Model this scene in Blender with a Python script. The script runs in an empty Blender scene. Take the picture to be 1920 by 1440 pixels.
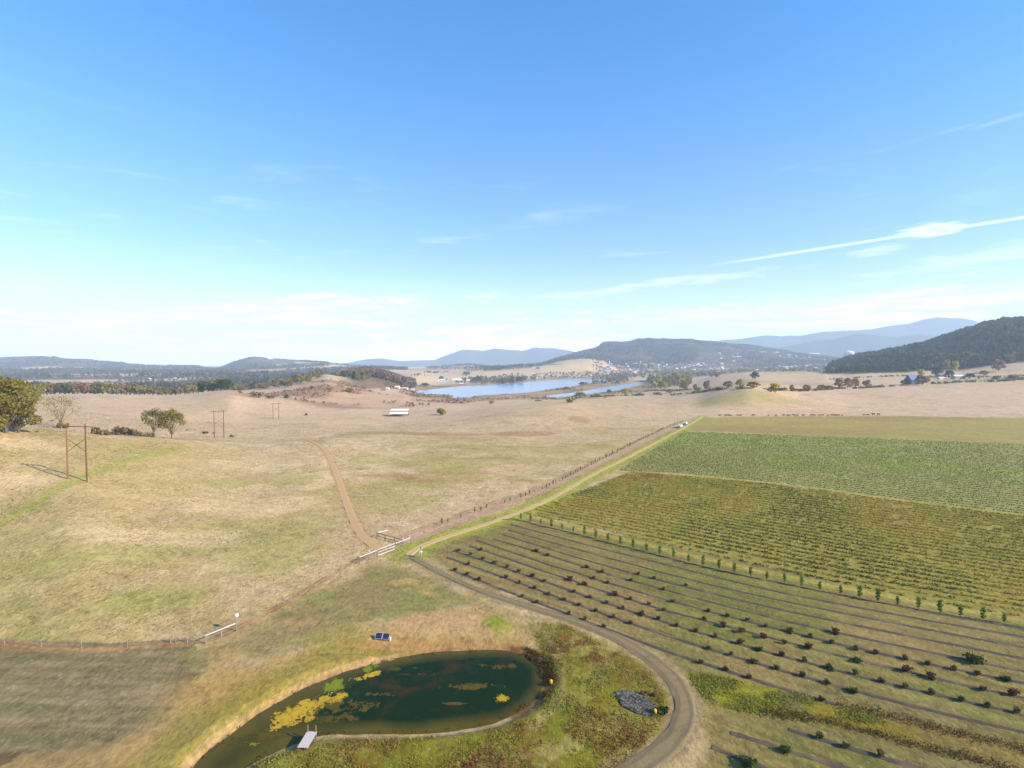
import bpy, math, random
import numpy as np
from mathutils import Vector
rnd = random.Random(7)
rng = np.random.default_rng(11)
S = bpy.context.scene
col = S.collection
# ------------------------------------------------------------------ camera, sun, sky, exposure
CAM_H = 45.0; F = 960.0; HOR = 683.0
PITCH = math.atan((720 - HOR) / F)
cd = bpy.data.cameras.new("camera"); cam = bpy.data.objects.new("camera", cd); col.objects.link(cam)
cam.location = (0, 0, CAM_H); cam.rotation_euler = (math.pi / 2 - PITCH, 0, 0)
cd.sensor_width = 36.0; cd.lens = 36.0 * F / 1920.0
cd.clip_start = 0.5; cd.clip_end = 60000
S.camera = cam
SUN_EL = math.radians(29); SUN_AZ = math.atan2(0.92, -0.38)      # clockwise from +Y
sdir = Vector((math.sin(SUN_AZ) * math.cos(SUN_EL), math.cos(SUN_AZ) * math.cos(SUN_EL), math.sin(SUN_EL)))
ld = bpy.data.lights.new("sun", 'SUN'); ld.energy = 5.0; ld.angle = math.radians(0.53); ld.color = (1.0, 0.915, 0.79)
sun = bpy.data.objects.new("sun", ld); col.objects.link(sun)
sun.rotation_euler = (-sdir).to_track_quat('-Z', 'Y').to_euler()
S.view_settings.view_transform = 'Standard'; S.view_settings.look = 'None'
S.view_settings.exposure = 1.17; S.view_settings.gamma = 1.0
S.cycles.use_denoising = True
try: S.cycles.denoiser = 'OPENIMAGEDENOISE'
except Exception: pass
S.cycles.max_bounces = 5; S.cycles.volume_bounces = 1; S.cycles.transparent_max_bounces = 8
HAZE_DENSITY = 1.1e-4; HAZE_COLOR = (0.68, 0.83, 1.0)
HAZE_R = 12000.0; HAZE_TOP = 840.0; HAZE_BOT = -60.0

def N(nt, typ, **kw):
    n = nt.nodes.new(typ)
    for k, v in kw.items():
        if k.startswith('i_'):
            key = k[2:]
            key = int(key) if key.isdigit() else key.replace('_', ' ')
            n.inputs[key].default_value = v
        else: setattr(n, k, v)
    return n
def L(nt, a, ai, b, bi): nt.links.new(a.outputs[ai], b.inputs[bi])
class MX:                                                          # tiny expression builder for math nodes
    def __init__(s, nt): s.nt = nt
    def m(s, op, a, b=None, c=None, clamp=False):
        n = s.nt.nodes.new('ShaderNodeMath'); n.operation = op; n.use_clamp = clamp
        for i, v in enumerate((a, b, c)):
            if v is None: continue
            if isinstance(v, (int, float)): n.inputs[i].default_value = v
            else: s.nt.links.new(v, n.inputs[i])
        return n.outputs[0]
    def ss(s, v, lo, hi):
        n = s.nt.nodes.new('ShaderNodeMapRange'); n.interpolation_type = 'SMOOTHSTEP'
        for i, x in enumerate((v, lo, hi, 0.0, 1.0)):
            if isinstance(x, (int, float)): n.inputs[i].default_value = x
            else: s.nt.links.new(x, n.inputs[i])
        return n.outputs[0]
    def noise(s, vec, scale, detail=4, rough=0.55, dist=0.0):
        n = s.nt.nodes.new('ShaderNodeTexNoise'); n.inputs['Scale'].default_value = scale
        n.inputs['Detail'].default_value = detail; n.inputs['Roughness'].default_value = rough
        n.inputs['Distortion'].default_value = dist
        s.nt.links.new(vec, n.inputs['Vector']); return n.outputs['Fac']
    def mix(s, f, a, b, mode='MIX'):
        n = s.nt.nodes.new('ShaderNodeMix'); n.data_type = 'RGBA'; n.blend_type = mode
        for i, v in ((0, f), (6, a), (7, b)):
            if isinstance(v, (int, float)): n.inputs[i].default_value = v
            elif isinstance(v, tuple): n.inputs[i].default_value = (*v, 1)
            else: s.nt.links.new(v, n.inputs[i])
        return n.outputs[2]
    def comb(s, x, y, z):
        n = s.nt.nodes.new('ShaderNodeCombineXYZ')
        for i, v in enumerate((x, y, z)):
            if isinstance(v, (int, float)): n.inputs[i].default_value = v
            else: s.nt.links.new(v, n.inputs[i])
        return n.outputs[0]

W = bpy.data.worlds.new("World"); S.world = W; W.use_nodes = True
nt = W.node_tree; nt.nodes.clear(); X_ = MX(nt)
out = N(nt, 'ShaderNodeOutputWorld'); bg = N(nt, 'ShaderNodeBackground'); L(nt, bg, 0, out, 0)
sky = N(nt, 'ShaderNodeTexSky'); sky.sky_type = 'NISHITA'; sky.sun_disc = False
sky.sun_elevation = SUN_EL; sky.sun_rotation = SUN_AZ
sky.altitude = 200; sky.air_density = 1.0; sky.dust_density = 0.35; sky.ozone_density = 2.2
SKY_STR = 0.095
bg.inputs[1].default_value = SKY_STR
tc = N(nt, 'ShaderNodeTexCoord'); sep = N(nt, 'ShaderNodeSeparateXYZ'); L(nt, tc, 'Generated', sep, 0)
dx, dy, dz = sep.outputs
az = X_.m('ARCTAN2', dx, dy); hyp = X_.m('SQRT', X_.m('ADD', X_.m('MULTIPLY', dx, dx), X_.m('MULTIPLY', dy, dy)))
el = X_.m('ARCTAN2', dz, hyp)
def azel(px, py):
    u = (px - 960) / F; v = (720 - py) / F; cp, sp = math.cos(PITCH), math.sin(PITCH)
    y = cp + v * sp; z = v * cp - sp
    return math.atan2(u, y), math.atan2(z, math.hypot(u, y)), Vector((u, y, z)).normalized()
tint = X_.mix(X_.ss(el, 0.05, 0.62), (0.82, 0.93, 1.18), (0.42, 0.99, 1.34))
skc = X_.mix(1.0, sky.outputs[0], tint, 'MULTIPLY')
hsv = N(nt, 'ShaderNodeHueSaturation', i_Saturation=1.08, i_Value=1.0); nt.links.new(skc, hsv.inputs['Color'])
skc = hsv.outputs[0]
# high thin veil near the horizon + drifting cloud bands; all laid out by compass direction and elevation
vec = X_.comb(X_.m('MULTIPLY', az, 1.0), X_.m('MULTIPLY', X_.m('SUBTRACT', el, X_.m('MULTIPLY', az, 0.03)), 8.0), 0.0)
n1 = X_.noise(vec, 3.6, 9, 0.62, 0.5); n2 = X_.noise(vec, 12.0, 8, 0.66, 0.6)
nn = X_.m('ADD', X_.m('MULTIPLY', n1, 0.7), X_.m('MULTIPLY', n2, 0.3))
band = X_.m('MULTIPLY', X_.ss(el, -0.03, 0.035), X_.m('SUBTRACT', 1.0, X_.ss(el, 0.055, 0.15)))
cov = X_.m('MULTIPLY', band, X_.ss(X_.m('ADD', nn, X_.m('MULTIPLY', X_.m('SUBTRACT', 0.08, el), 1.5)), 0.46, 0.57))
wis = X_.m('MULTIPLY', X_.m('MULTIPLY', X_.ss(el, 0.06, 0.12), X_.m('SUBTRACT', 1.0, X_.ss(el, 0.2, 0.42))), X_.ss(n1, 0.54, 0.75))
veil = X_.m('MULTIPLY', X_.m('SUBTRACT', 1.0, X_.ss(el, 0.0, 0.22)), 0.34)
cov = X_.m('MAXIMUM', X_.m('MAXIMUM', X_.m('MULTIPLY', cov, 0.95), veil), X_.m('MULTIPLY', wis, 0.22))
blobs = [(1732, 433, 40, 9, 1.0), (1645, 468, 35, 9, .5), (905, 556, 42, 9, .8), (1765, 250, 30, 3, .12), (1850, 480, 110, 12, .4),
         (1300, 524, 150, 9, .55), (620, 566, 190, 13, .9), (700, 574, 150, 8, .8), (330, 596, 260, 15, .9), (560, 580, 160, 12, .8), (1750, 562, 250, 18, 1.1), (1880, 545, 90, 8, .8), (1560, 580, 200, 10, .9), (700, 612, 60, 8, .8), (1110, 552, 130, 9, .5), (1885, 224, 36, 2.5, .15), (1350, 590, 420, 22, .8), (1100, 640, 520, 40, .6), (150, 625, 300, 22, .7)]
for px, py, wx, wy, amp in blobs:
    a0, e0, _ = azel(px, py)
    dxx = X_.m('MULTIPLY', X_.m('SUBTRACT', az, a0), F / (wx * 1.0)); 
    lean = X_.m('MULTIPLY', X_.m('SUBTRACT', az, a0), 0.06)
    dyy = X_.m('MULTIPLY', X_.m('SUBTRACT', X_.m('SUBTRACT', el, e0), lean), F / wy)
    r2 = X_.m('ADD', X_.m('MULTIPLY', dxx, dxx), X_.m('MULTIPLY', dyy, dyy))
    r2 = X_.m('ADD', r2, X_.m('ADD', X_.m('MULTIPLY', X_.m('SUBTRACT', n2, 0.5), 7.0), X_.m('MULTIPLY', X_.m('SUBTRACT', n1, 0.5), 4.0)))
    b = X_.m('MULTIPLY', X_.m('SUBTRACT', 1.0, X_.ss(r2, -1.2, 2.0)), amp * 0.8)
    cov = X_.m('MAXIMUM', cov, b)
# jet trail: a great circle
_, _, d1 = azel(1285, 505); _, _, d2 = azel(1925, 407)
nrm = d1.cross(d2).normalized()
vm = N(nt, 'ShaderNodeVectorMath', operation='DOT_PRODUCT'); L(nt, tc, 'Generated', vm, 0); vm.inputs[1].default_value = nrm
dd = X_.m('ABSOLUTE', X_.m('ADD', vm.outputs['Value'], X_.m('MULTIPLY', X_.m('SUBTRACT', n2, .5), 0.004)))
tr = X_.m('MULTIPLY', X_.m('SUBTRACT', 1.0, X_.ss(dd, 0.0008, 0.0034)), X_.ss(az, azel(1270, 505)[0], azel(1480, 480)[0]))
cov = X_.m('MAXIMUM', cov, X_.m('MULTIPLY', tr, 0.4))
# greyer cloud bases
gvec = X_.comb(X_.m('MULTIPLY', az, 1.0), X_.m('MULTIPLY', el, 6.0), 4.0)
gn = X_.ss(X_.noise(gvec, 7.0, 5, 0.55, 0.2), 0.5, 0.72)
gl = X_.m('MULTIPLY', gn, X_.m('SUBTRACT', 1.0, X_.ss(el, 0.02, 0.075)))
ccol = X_.mix(X_.m('MULTIPLY', gl, 0.55), (8.4, 8.4, 8.5), (6.0, 6.1, 6.6))
fin = X_.mix(cov, skc, ccol)
nt.links.new(fin, bg.inputs[0])

# ------------------------------------------------------------------ helpers: noise, pixels, terrain
def _hash(ix, iy, s):
    h = (ix.astype(np.int64) * 374761393 + iy.astype(np.int64) * 668265263 + s * 974634777) & 0x7fffffff
    h = ((h ^ (h >> 13)) * 1274126177) & 0x7fffffff
    h = ((h ^ (h >> 16)) * 668265263) & 0x7fffffff
    return (h & 0xffffff) / float(0xffffff)
def vnoise(x, y, s=0):
    x = np.asarray(x, float); y = np.asarray(y, float)
    ix = np.floor(x); iy = np.floor(y); fx = x - ix; fy = y - iy
    fx = fx * fx * (3 - 2 * fx); fy = fy * fy * (3 - 2 * fy)
    a = _hash(ix, iy, s); b = _hash(ix + 1, iy, s); c = _hash(ix, iy + 1, s); d = _hash(ix + 1, iy + 1, s)
    return (a + (b - a) * fx) * (1 - fy) + (c + (d - c) * fx) * fy
def fbm(x, y, wl, o=4, s=0, g=0.5):
    x = np.asarray(x, float); y = np.asarray(y, float)
    t = 0; a = 1; n = 0; f = 1.0 / wl
    for k in range(o):
        t = t + a * vnoise((x * 0.8 - y * 0.6) * f + 17 * k, (x * 0.6 + y * 0.8) * f - 9 * k, s + k); n += a; a *= g; f *= 2.03
    return t / n
def sst(x, a, b):
    t = np.clip((np.asarray(x, float) - a) / (b - a), 0, 1); return t * t * (3 - 2 * t)
cp_, sp_ = math.cos(PITCH), math.sin(PITCH)
def ray(px, py):
    u = (np.asarray(px, float) - 960) / F; v = (720 - np.asarray(py, float)) / F
    Y = cp_ + v * sp_; return u / Y, (v * cp_ - sp_) / Y                # per unit of forward distance
def zof(D, py): return CAM_H + ray(960, py)[1] * D

# terrain: skyline and valley curves, each (column, forward distance, photo row or height)
CURVES = [
 [(-300, 35, 0), (2200, 35, 0)],
 [(-300, 70, 0.3), (300, 70, 0), (2200, 70, 0)],
 [(-300, 135, 10), (0, 135, 7), (130, 140, 8.5), (300, 140, 4), (450, 140, 2), (620, 140, .5), (800, 140, 0), (2200, 140, 0)],
 [(-300, 200, 768.0), (0, 205, 797.0), (150, 215, 813.0), (300, 232, 823.0), (430, 250, 836.0), (500, 260, 835.0), (600, 270, 827.0), (700, 285, 3.0), (820, 290, 1.5), (1000, 290, .5), (2200, 290, 0)],
 [(-300, 290, 13), (0, 280, 8), (150, 290, 5), (300, 290, 3), (450, 305, 0), (600, 335, -2), (700, 345, -1), (820, 345, -1.5), (1000, 350, -.5), (1200, 350, 0), (2200, 360, 0)],
 [(-300, 400, 12), (0, 400, 9), (150, 410, 6), (300, 415, 1), (450, 420, -4), (600, 425, -3), (720, 440, 793.0), (850, 440, 786.0), (960, 440, 772.0), (1050, 450, 768.0), (1130, 450, 776.0), (1250, 450, .5), (1450, 450, 1.5), (1700, 450, 2), (2200, 460, 3)],
 [(-300, 600, 744.0), (0, 600, 746.0), (80, 600, 742.0), (160, 600, 739.5), (230, 600, 741.0), (300, 600, 744.0), (350, 600, 742.0), (430, 590, 732.0), (470, 600, 743.0), (600, 600, 757.0), (750, 600, 763.0), (880, 600, 765.0), (1000, 600, 757.0), (1050, 600, 752.0), (1150, 600, 750.5), (1250, 600, 748.0), (1310, 590, 742.0), (1350, 570, 733.0), (1400, 560, 724.0), (1440, 565, 727.0), (1500, 580, 735.0), (1600, 600, 740.0), (1700, 610, 740.0), (1800, 620, 739.0), (2200, 640, 735.0)],
 [(-300, 850, -8), (0, 850, -10), (200, 850, -10), (330, 850, -8), (430, 880, 735.0), (480, 900, 729.0), (520, 930, 722.0), (560, 930, 713.0), (590, 930, 706.0), (612, 930, 701.0), (630, 930, 705.0), (660, 930, 714.0), (720, 920, 728.0), (770, 900, 741.0), (820, 870, -13.2), (1210, 870, -13.2), (1260, 900, -10), (1300, 900, 735.0), (1360, 880, 724.0), (1420, 860, 717.0), (1500, 850, 723.0), (1600, 850, 722.0), (1700, 830, 720.0), (1800, 830, 716.0), (1920, 830, 713.0), (2200, 800, 700.0)],
 [(-300, 1300, -16), (550, 1300, -14), (600, 1300, -10), (640, 1250, 703.0), (680, 1250, 697.0), (710, 1250, 700.0), (740, 1250, 709.0), (775, 1250, 725.0), (800, 1250, -13.5), (1215, 1250, -13.5), (1300, 1400, -4), (1350, 1400, 706.0), (1400, 1400, 699.0), (1500, 1350, 697.5), (1560, 1150, 703.0), (1600, 1060, 706.0), (1700, 1050, 704.0), (1760, 1040, 702.0), (1800, 1040, 702.0), (1920, 1000, 692.0), (2200, 1000, 670.0)],
 [(-300, 2150, 4), (500, 2150, 0), (620, 1900, -8), (700, 1900, 706.0), (780, 1800, 704.0), (830, 1900, 713.0), (870, 2150, -12), (1130, 2150, -12), (1200, 2150, -4), (1300, 2150, 704.0), (1400, 2100, 697.0), (1500, 2000, 697.0), (1540, 1850, 699.0), (1560, 1700, 690.0), (1600, 1650, 678.0), (1650, 1620, 670.0), (1700, 1600, 660.0), (1750, 1600, 648.0), (1800, 1600, 632.0), (1850, 1600, 616.0), (1885, 1600, 606.0), (1920, 1600, 604.0), (2200, 1600, 570.0)],
 [(-300, 3000, 692.0), (0, 3000, 693.0), (200, 3000, 696.0), (400, 3000, 697.0), (560, 3000, 694.0), (640, 2900, 693.0), (700, 2800, 691.0), (760, 2800, 694.0), (820, 2700, 698.0), (870, 2600, 696.0), (900, 2600, 693.0), (960, 2600, 690.0), (1030, 2600, 684.5), (1060, 2600, 683.5), (1105, 2600, 686.0), (1125, 2600, 692.0), (1160, 2700, 698.0), (1250, 2900, 696.0), (1350, 2900, 693.0), (1500, 2900, 688.0), (1560, 2900, 684.0), (2200, 2900, 660.0)],
 [(-300, 4500, 664.0), (0, 4500, 671.0), (40, 4500, 669.0), (80, 4500, 668.0), (104, 4500, 669.0), (122, 4500, 674.0), (150, 4500, 675.0), (200, 4500, 680.0), (270, 4500, 685.5), (320, 4500, 687.0), (370, 4500, 688.0), (398, 4500, 693.5), (410, 4500, 692.0), (440, 4500, 680.0), (470, 4500, 672.0), (485, 4500, 671.0), (500, 4500, 673.5), (550, 4500, 677.5), (600, 4500, 680.0), (640, 4500, 684.0), (700, 4500, 689.0), (760, 4500, 691.0), (800, 4500, 690.0), (850, 4500, 685.5), (880, 4500, 684.0), (930, 4500, 691.0), (1000, 4500, 688.0), (1010, 4500, 686.5), (1040, 4500, 677.0), (1080, 4500, 666.0), (1120, 4500, 656.0), (1130, 4500, 648.0), (1160, 4500, 646.0), (1182, 4500, 644.5), (1195, 4500, 639.5), (1220, 4500, 637.5), (1260, 4500, 639.0), (1300, 4500, 641.0), (1340, 4500, 645.0), (1400, 4500, 651.0), (1450, 4500, 656.0), (1500, 4500, 663.0), (1560, 4500, 672.0), (1620, 4500, 679.0), (2200, 4500, 684.0)],
 [(-300, 5400, -20), (2200, 5400, -20)],
 [(-300, 6000, 690.0), (800, 6000, 690.0), (980, 6000, 683.0), (1030, 6000, 676.0), (1060, 6000, 668.0), (1100, 6000, 660.0), (1300, 6000, 668.0), (1400, 6000, 662.0), (1450, 6000, 655.0), (1500, 6000, 645.0), (1560, 6000, 636.0), (1600, 6000, 626.0), (1640, 6000, 628.0), (1680, 6000, 632.0), (1720, 6000, 626.0), (1800, 6000, 636.0), (2200, 6000, 660.0)],
 [(-300, 6800, 0), (2200, 6800, 60)],
 [(-300, 7800, 690.0), (600, 7800, 687.0), (640, 7800, 683.0), (690, 7800, 673.0), (720, 7800, 672.5), (750, 7800, 677.0), (780, 7800, 675.5), (815, 7800, 675.0), (845, 7800, 664.0), (862, 7800, 657.0), (880, 7800, 656.0), (905, 7800, 657.5), (930, 7800, 653.5), (955, 7800, 657.0), (980, 7800, 657.5), (1003, 7800, 650.5), (1030, 7800, 653.0), (1060, 7800, 657.0), (1120, 7800, 665.0), (1300, 7800, 646.0), (1345, 7800, 638.0), (1440, 7800, 629.0), (1500, 7800, 630.0), (1545, 7800, 622.0), (1600, 7800, 620.0), (1640, 7800, 617.0), (1665, 7800, 611.0), (1700, 7800, 608.0), (1730, 7800, 598.5), (1750, 7800, 595.5), (1805, 7800, 596.5), (1840, 7800, 606.0), (1900, 7800, 614.0), (2200, 7800, 640.0)],
 [(-300, 8800, 0), (2200, 8800, 0)],
]
PXG = np.arange(-320, 2221, 4.0)
SIG = [30, 30, 22, 14, 18, 18, 8, 6, 6, 4, 4, 1.5, 30, 3, 30, 1.2, 30]
CD = []; CZ = []
for k, c in enumerate(CURVES):
    px = np.array([p[0] for p in c], float); D = np.array([p[1] for p in c], float)
    z = np.array([(zof(p[1], p[2]) if isinstance(p[2], float) and abs(p[2]) > 400 else float(p[2])) for p in c])
    d = np.interp(PXG, px, D); zz = np.interp(PXG, px, z)
    s = SIG[k]; kk = np.arange(-int(3 * s / 4) - 1, int(3 * s / 4) + 2) * 4.0; w = np.exp(-kk ** 2 / (2 * s * s)); w /= w.sum()
    f = lambda a: np.convolve(np.pad(a, len(kk) // 2, mode='edge'), w, mode='valid')
    CD.append(np.log(f(d))); CZ.append(f(zz))
CD = np.array(CD); CZ = np.array(CZ); K = len(CD)
# monotone slopes
hh = np.diff(CD, axis=0); de = np.diff(CZ, axis=0) / hh
SL = np.zeros_like(CZ)
for k in range(1, K - 1):
    a, b = de[k - 1], de[k]; w1 = 2 * hh[k] + hh[k - 1]; w2 = hh[k] + 2 * hh[k - 1]
    same = (a * b) > 0
    SL[k] = np.where(same, (w1 + w2) / (w1 / np.where(same, a, 1) + w2 / np.where(same, b, 1)), 0)
def H_base(x, y):
    x = np.asarray(x, float); y = np.asarray(y, float)
    r = np.hypot(x, y); th = np.arctan2(x, y); U = np.tan(np.clip(th, -0.92, 0.92))
    Dq = np.log(np.maximum(r * np.cos(np.clip(th, -0.92, 0.92)), 5.0))
    g = np.clip((960 + F * U - PXG[0]) / 4.0, 0, len(PXG) - 1.001); i = g.astype(int); fr = g - i
    out = np.zeros_like(r)
    def col_(A, k): return A[k][i] * (1 - fr) + A[k][i + 1] * fr
    d0 = col_(CD, 0); z0 = col_(CZ, 0); s0 = col_(SL, 0)
    out = np.where(Dq <= d0, z0, 0.0)
    for k in range(K - 1):
        d1_ = col_(CD, k + 1); z1 = col_(CZ, k + 1); s1 = col_(SL, k + 1)
        m = (Dq > d0) & (Dq <= d1_); h = d1_ - d0; t = np.clip((Dq - d0) / h, 0, 1)
        v = (2 * t ** 3 - 3 * t * t + 1) * z0 + (t ** 3 - 2 * t * t + t) * h * s0 + (3 * t * t - 2 * t ** 3) * z1 + (t ** 3 - t * t) * h * s1
        out = np.where(m, v, out); d0, z0, s0 = d1_, z1, s1
    out = np.where(Dq > d0, z0, out)
    # far hills fall away to the sides and behind, where the photograph shows nothing
    back = sst(np.abs(th), 0.95, 1.35)
    return out * (1 - back)
def H0(x, y):
    z = H_base(x, y); r = np.hypot(x, y)
    z = z + (fbm(x, y, 45, 3, 3) - .5) * 0.9 * sst(r, 110, 260) * (1 - sst(r, 700, 900))
    z = z + (fbm(x, y, 9, 2, 5) - .5) * 0.22 * sst(r, 40, 90) * (1 - sst(r, 500, 700))
    rel = sst(z, 15, 180)
    ridg = 1 - np.abs(2 * fbm(x, y, 620, 4, 21) - 1)
    z = z + (ridg - .8) * 60 * rel * sst(r, 1500, 3000) * (1 - .5 * sst(r, 5000, 9000))
    z = z + (fbm(x, y, 130, 3, 23) - .5) * 14 * sst(r, 1000, 1400) * sst(z, 10, 60)
    return z
# one table of heights on a polar sheet: fine near the camera, coarser with distance, 12 km out
rs = [4.0]
while rs[-1] < 48: rs.append(rs[-1] * 1.12)
while rs[-1] < 11950: rs.append(rs[-1] + min(.0085 * rs[-1], max(.0014 * rs[-1], .62 * rs[-1] ** 2 / 23040)))
rs = np.array(rs); th = np.concatenate([np.radians(np.arange(-180, -50, 4.0)), np.radians(np.arange(-50, 50, .125)), np.radians(np.arange(50, 180.01, 4.0))])
R_, T_ = np.meshgrid(rs, th, indexing='ij'); gx = (R_ * np.sin(T_)).ravel(); gy = (R_ * np.cos(T_)).ravel(); nr, nth = len(rs), len(th)
def lookup(TAB, x, y):
    x = np.asarray(x, float); y = np.asarray(y, float); r = np.clip(np.hypot(x, y), rs[0], rs[-1] * .9999); t = np.clip(np.arctan2(x, y), th[0], th[-1] - 1e-6)
    fi = np.interp(r, rs, np.arange(nr)); fj = np.interp(t, th, np.arange(nth)); i = np.minimum(fi.astype(int), nr - 2); j = np.minimum(fj.astype(int), nth - 2); a = fi - i; b = fj - j
    return (TAB[i, j] * (1 - b) + TAB[i, j + 1] * b) * (1 - a) + (TAB[i + 1, j] * (1 - b) + TAB[i + 1, j + 1] * b) * a
GZ0 = H0(gx, gy).reshape(nr, nth); CUR = {'T': GZ0}
DS = 30 * 1.004 ** np.arange(0, 1500)
def ray_hit(px, py):
    px = np.atleast_1d(np.asarray(px, float)); py = np.atleast_1d(np.asarray(py, float)); U, V = ray(px, py); res = np.empty(px.shape)
    for k in range(len(px)):
        u, v = U[k], V[k]; below = CAM_H + v * DS <= lookup(CUR['T'], u * DS, DS); i = int(np.argmax(below)) if below.any() else 0
        if not below.any(): res[k] = 2000.0; continue
        lo = DS[max(i - 1, 0)]; hi = DS[i]
        for _ in range(3):
            g = np.linspace(lo, hi, 9); c = CAM_H + v * g <= lookup(CUR['T'], u * g, g); j = int(np.argmax(c)) if c.any() else 8; lo, hi = g[max(j - 1, 0)], g[j]
        res[k] = (lo + hi) / 2
    return U * res, res
def P(pts):
    a = np.array(pts, float); x, y = ray_hit(a[:, 0], a[:, 1]); return np.stack([x, y], 1)
def Pz(pts, z):
    a = np.array(pts, float); U, V = ray(a[:, 0], a[:, 1]); D = (z - CAM_H) / V; return np.stack([U * D, D], 1)
def smooth_line(p, it=3, closed=False):
    for _ in range(it):
        if closed: q = np.concatenate([p, p[:1]])
        else: q = p
        a = q[:-1] * .75 + q[1:] * .25; b = q[:-1] * .25 + q[1:] * .75
        n = np.empty((2 * len(a), 2)); n[0::2] = a; n[1::2] = b
        p = n if closed else np.concatenate([q[:1], n, q[-1:]])
    return p
def sdf_poly(x, y, poly, margin=30):
    out = np.full(x.shape, 1e3)
    m = (x > poly[:, 0].min() - margin) & (x < poly[:, 0].max() + margin) & (y > poly[:, 1].min() - margin) & (y < poly[:, 1].max() + margin)
    if not m.any(): return out
    X = x[m]; Y = y[m]; d = np.full(X.shape, 1e9); ins = np.zeros(X.shape, bool); n = len(poly)
    for i in range(n):
        ax, ay = poly[i]; bx, by = poly[(i + 1) % n]; ex, ey = bx - ax, by - ay
        t = np.clip(((X - ax) * ex + (Y - ay) * ey) / (ex * ex + ey * ey + 1e-12), 0, 1)
        d = np.minimum(d, (X - ax - t * ex) ** 2 + (Y - ay - t * ey) ** 2)
        c = ((ay > Y) != (by > Y)); ins ^= c & (X < (bx - ax) * (Y - ay) / ((by - ay) if by != ay else 1e-9) + ax)
    d = np.sqrt(d); out[m] = np.where(ins, -d, d); return out
def dist_line(x, y, line, margin=30):
    out = np.full(x.shape, 1e3)
    m = (x > line[:, 0].min() - margin) & (x < line[:, 0].max() + margin) & (y > line[:, 1].min() - margin) & (y < line[:, 1].max() + margin)
    if not m.any(): return out
    X = x[m]; Y = y[m]; d = np.full(X.shape, 1e9)
    for i in range(len(line) - 1):
        ax, ay = line[i]; bx, by = line[i + 1]; ex, ey = bx - ax, by - ay
        t = np.clip(((X - ax) * ex + (Y - ay) * ey) / (ex * ex + ey * ey + 1e-12), 0, 1)
        d = np.minimum(d, (X - ax - t * ex) ** 2 + (Y - ay - t * ey) ** 2)
    out[m] = np.sqrt(d); return out
def nz(d, x, y, wl, o, s, lim=60, q=1.0):
    """noise, evaluated only near a region"""
    out = np.ones(x.shape); m = d < lim
    if m.any(): out[m] = fbm(x[m] * q, y[m], wl, o, s)
    return out
def rowof(x, y, z): 
    y = np.maximum(np.asarray(y, float), 1.0)
    # photo position of a world point (used once, to know which patch of country a point belongs to)
    a = np.asarray(x, float) / y; b = (np.asarray(z, float) - CAM_H) / y
    vv = (b * cp_ + sp_) / (cp_ - b * sp_); Yc = cp_ + vv * sp_
    return 960 + F * a * Yc, 720 - F * vv

POND_Z = -0.9; LAKE_Z = -15.0
pond = smooth_line(Pz([(358, 1455), (372, 1430), (405, 1400), (445, 1372), (500, 1334), (560, 1298), (600, 1280), (660, 1258), (730, 1240), (800, 1229), (880, 1222), (950, 1222), (988, 1232), (1012, 1250), (1018, 1275), (1010, 1302), (980, 1330), (935, 1350), (880, 1364), (800, 1372), (700, 1375), (640, 1374), (600, 1378), (560, 1390), (500, 1414), (455, 1438), (410, 1475), (350, 1500)], POND_Z), 2, True)
lake_a = smooth_line(Pz([(768, 734), (802, 731.3), (846, 726), (890, 722.7), (933, 720.5), (980, 717.2), (1000, 714.5), (1038, 711.8), (1088, 710), (1147, 711), (1140, 714), (1100, 719), (1057, 727), (1022, 731), (999, 735), (960, 738), (930, 740), (904, 740.5), (878, 744), (881, 747), (846, 746), (857, 742), (840, 739), (802, 739), (782, 737)], LAKE_Z), 2, True)
lake_b = smooth_line(Pz([(1022, 742.5), (1085, 735.5), (1132, 727), (1179, 719.5), (1208, 716.5), (1205, 720), (1163, 731.5), (1116, 737.5), (1079, 740), (1054, 745.5), (1030, 746)], LAKE_Z), 2, True)
def carve(x, y, z):
    d = sdf_poly(x, y, pond)
    dn = d + (fbm(x, y, 4, 3, 31) - .5) * 0.7
    rim = np.where(y < 78 , 3.0, 7.0)
    f = 1 - sst(dn, 0, rim)
    z = z + f * (POND_Z - z) * (d < 40)
    z = np.where(d < 40, z - 1.4 * sst(-dn, -.05, 5), z)
    for lk in (lake_a, lake_b):
        d = sdf_poly(x, y, lk, 60); f = 1 - sst(d, 0, 40)
        z = np.where(d < 60, z + f * (LAKE_Z + .15 - z) - 1.6 * sst(-d, -4, 6), z)
    return z
gz = carve(gx, gy, GZ0.ravel()); CUR['T'] = gz.reshape(nr, nth)
def H(x, y): return lookup(CUR['T'], x, y)
def P3(px, py):
    x, y = ray_hit(px, py); z = H(x, y); return [Vector((float(a), float(b), float(c))) for a, b, c in zip(x, y, z)]
def hz(x, y): return float(H(np.array([x]), np.array([y]))[0])

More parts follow.
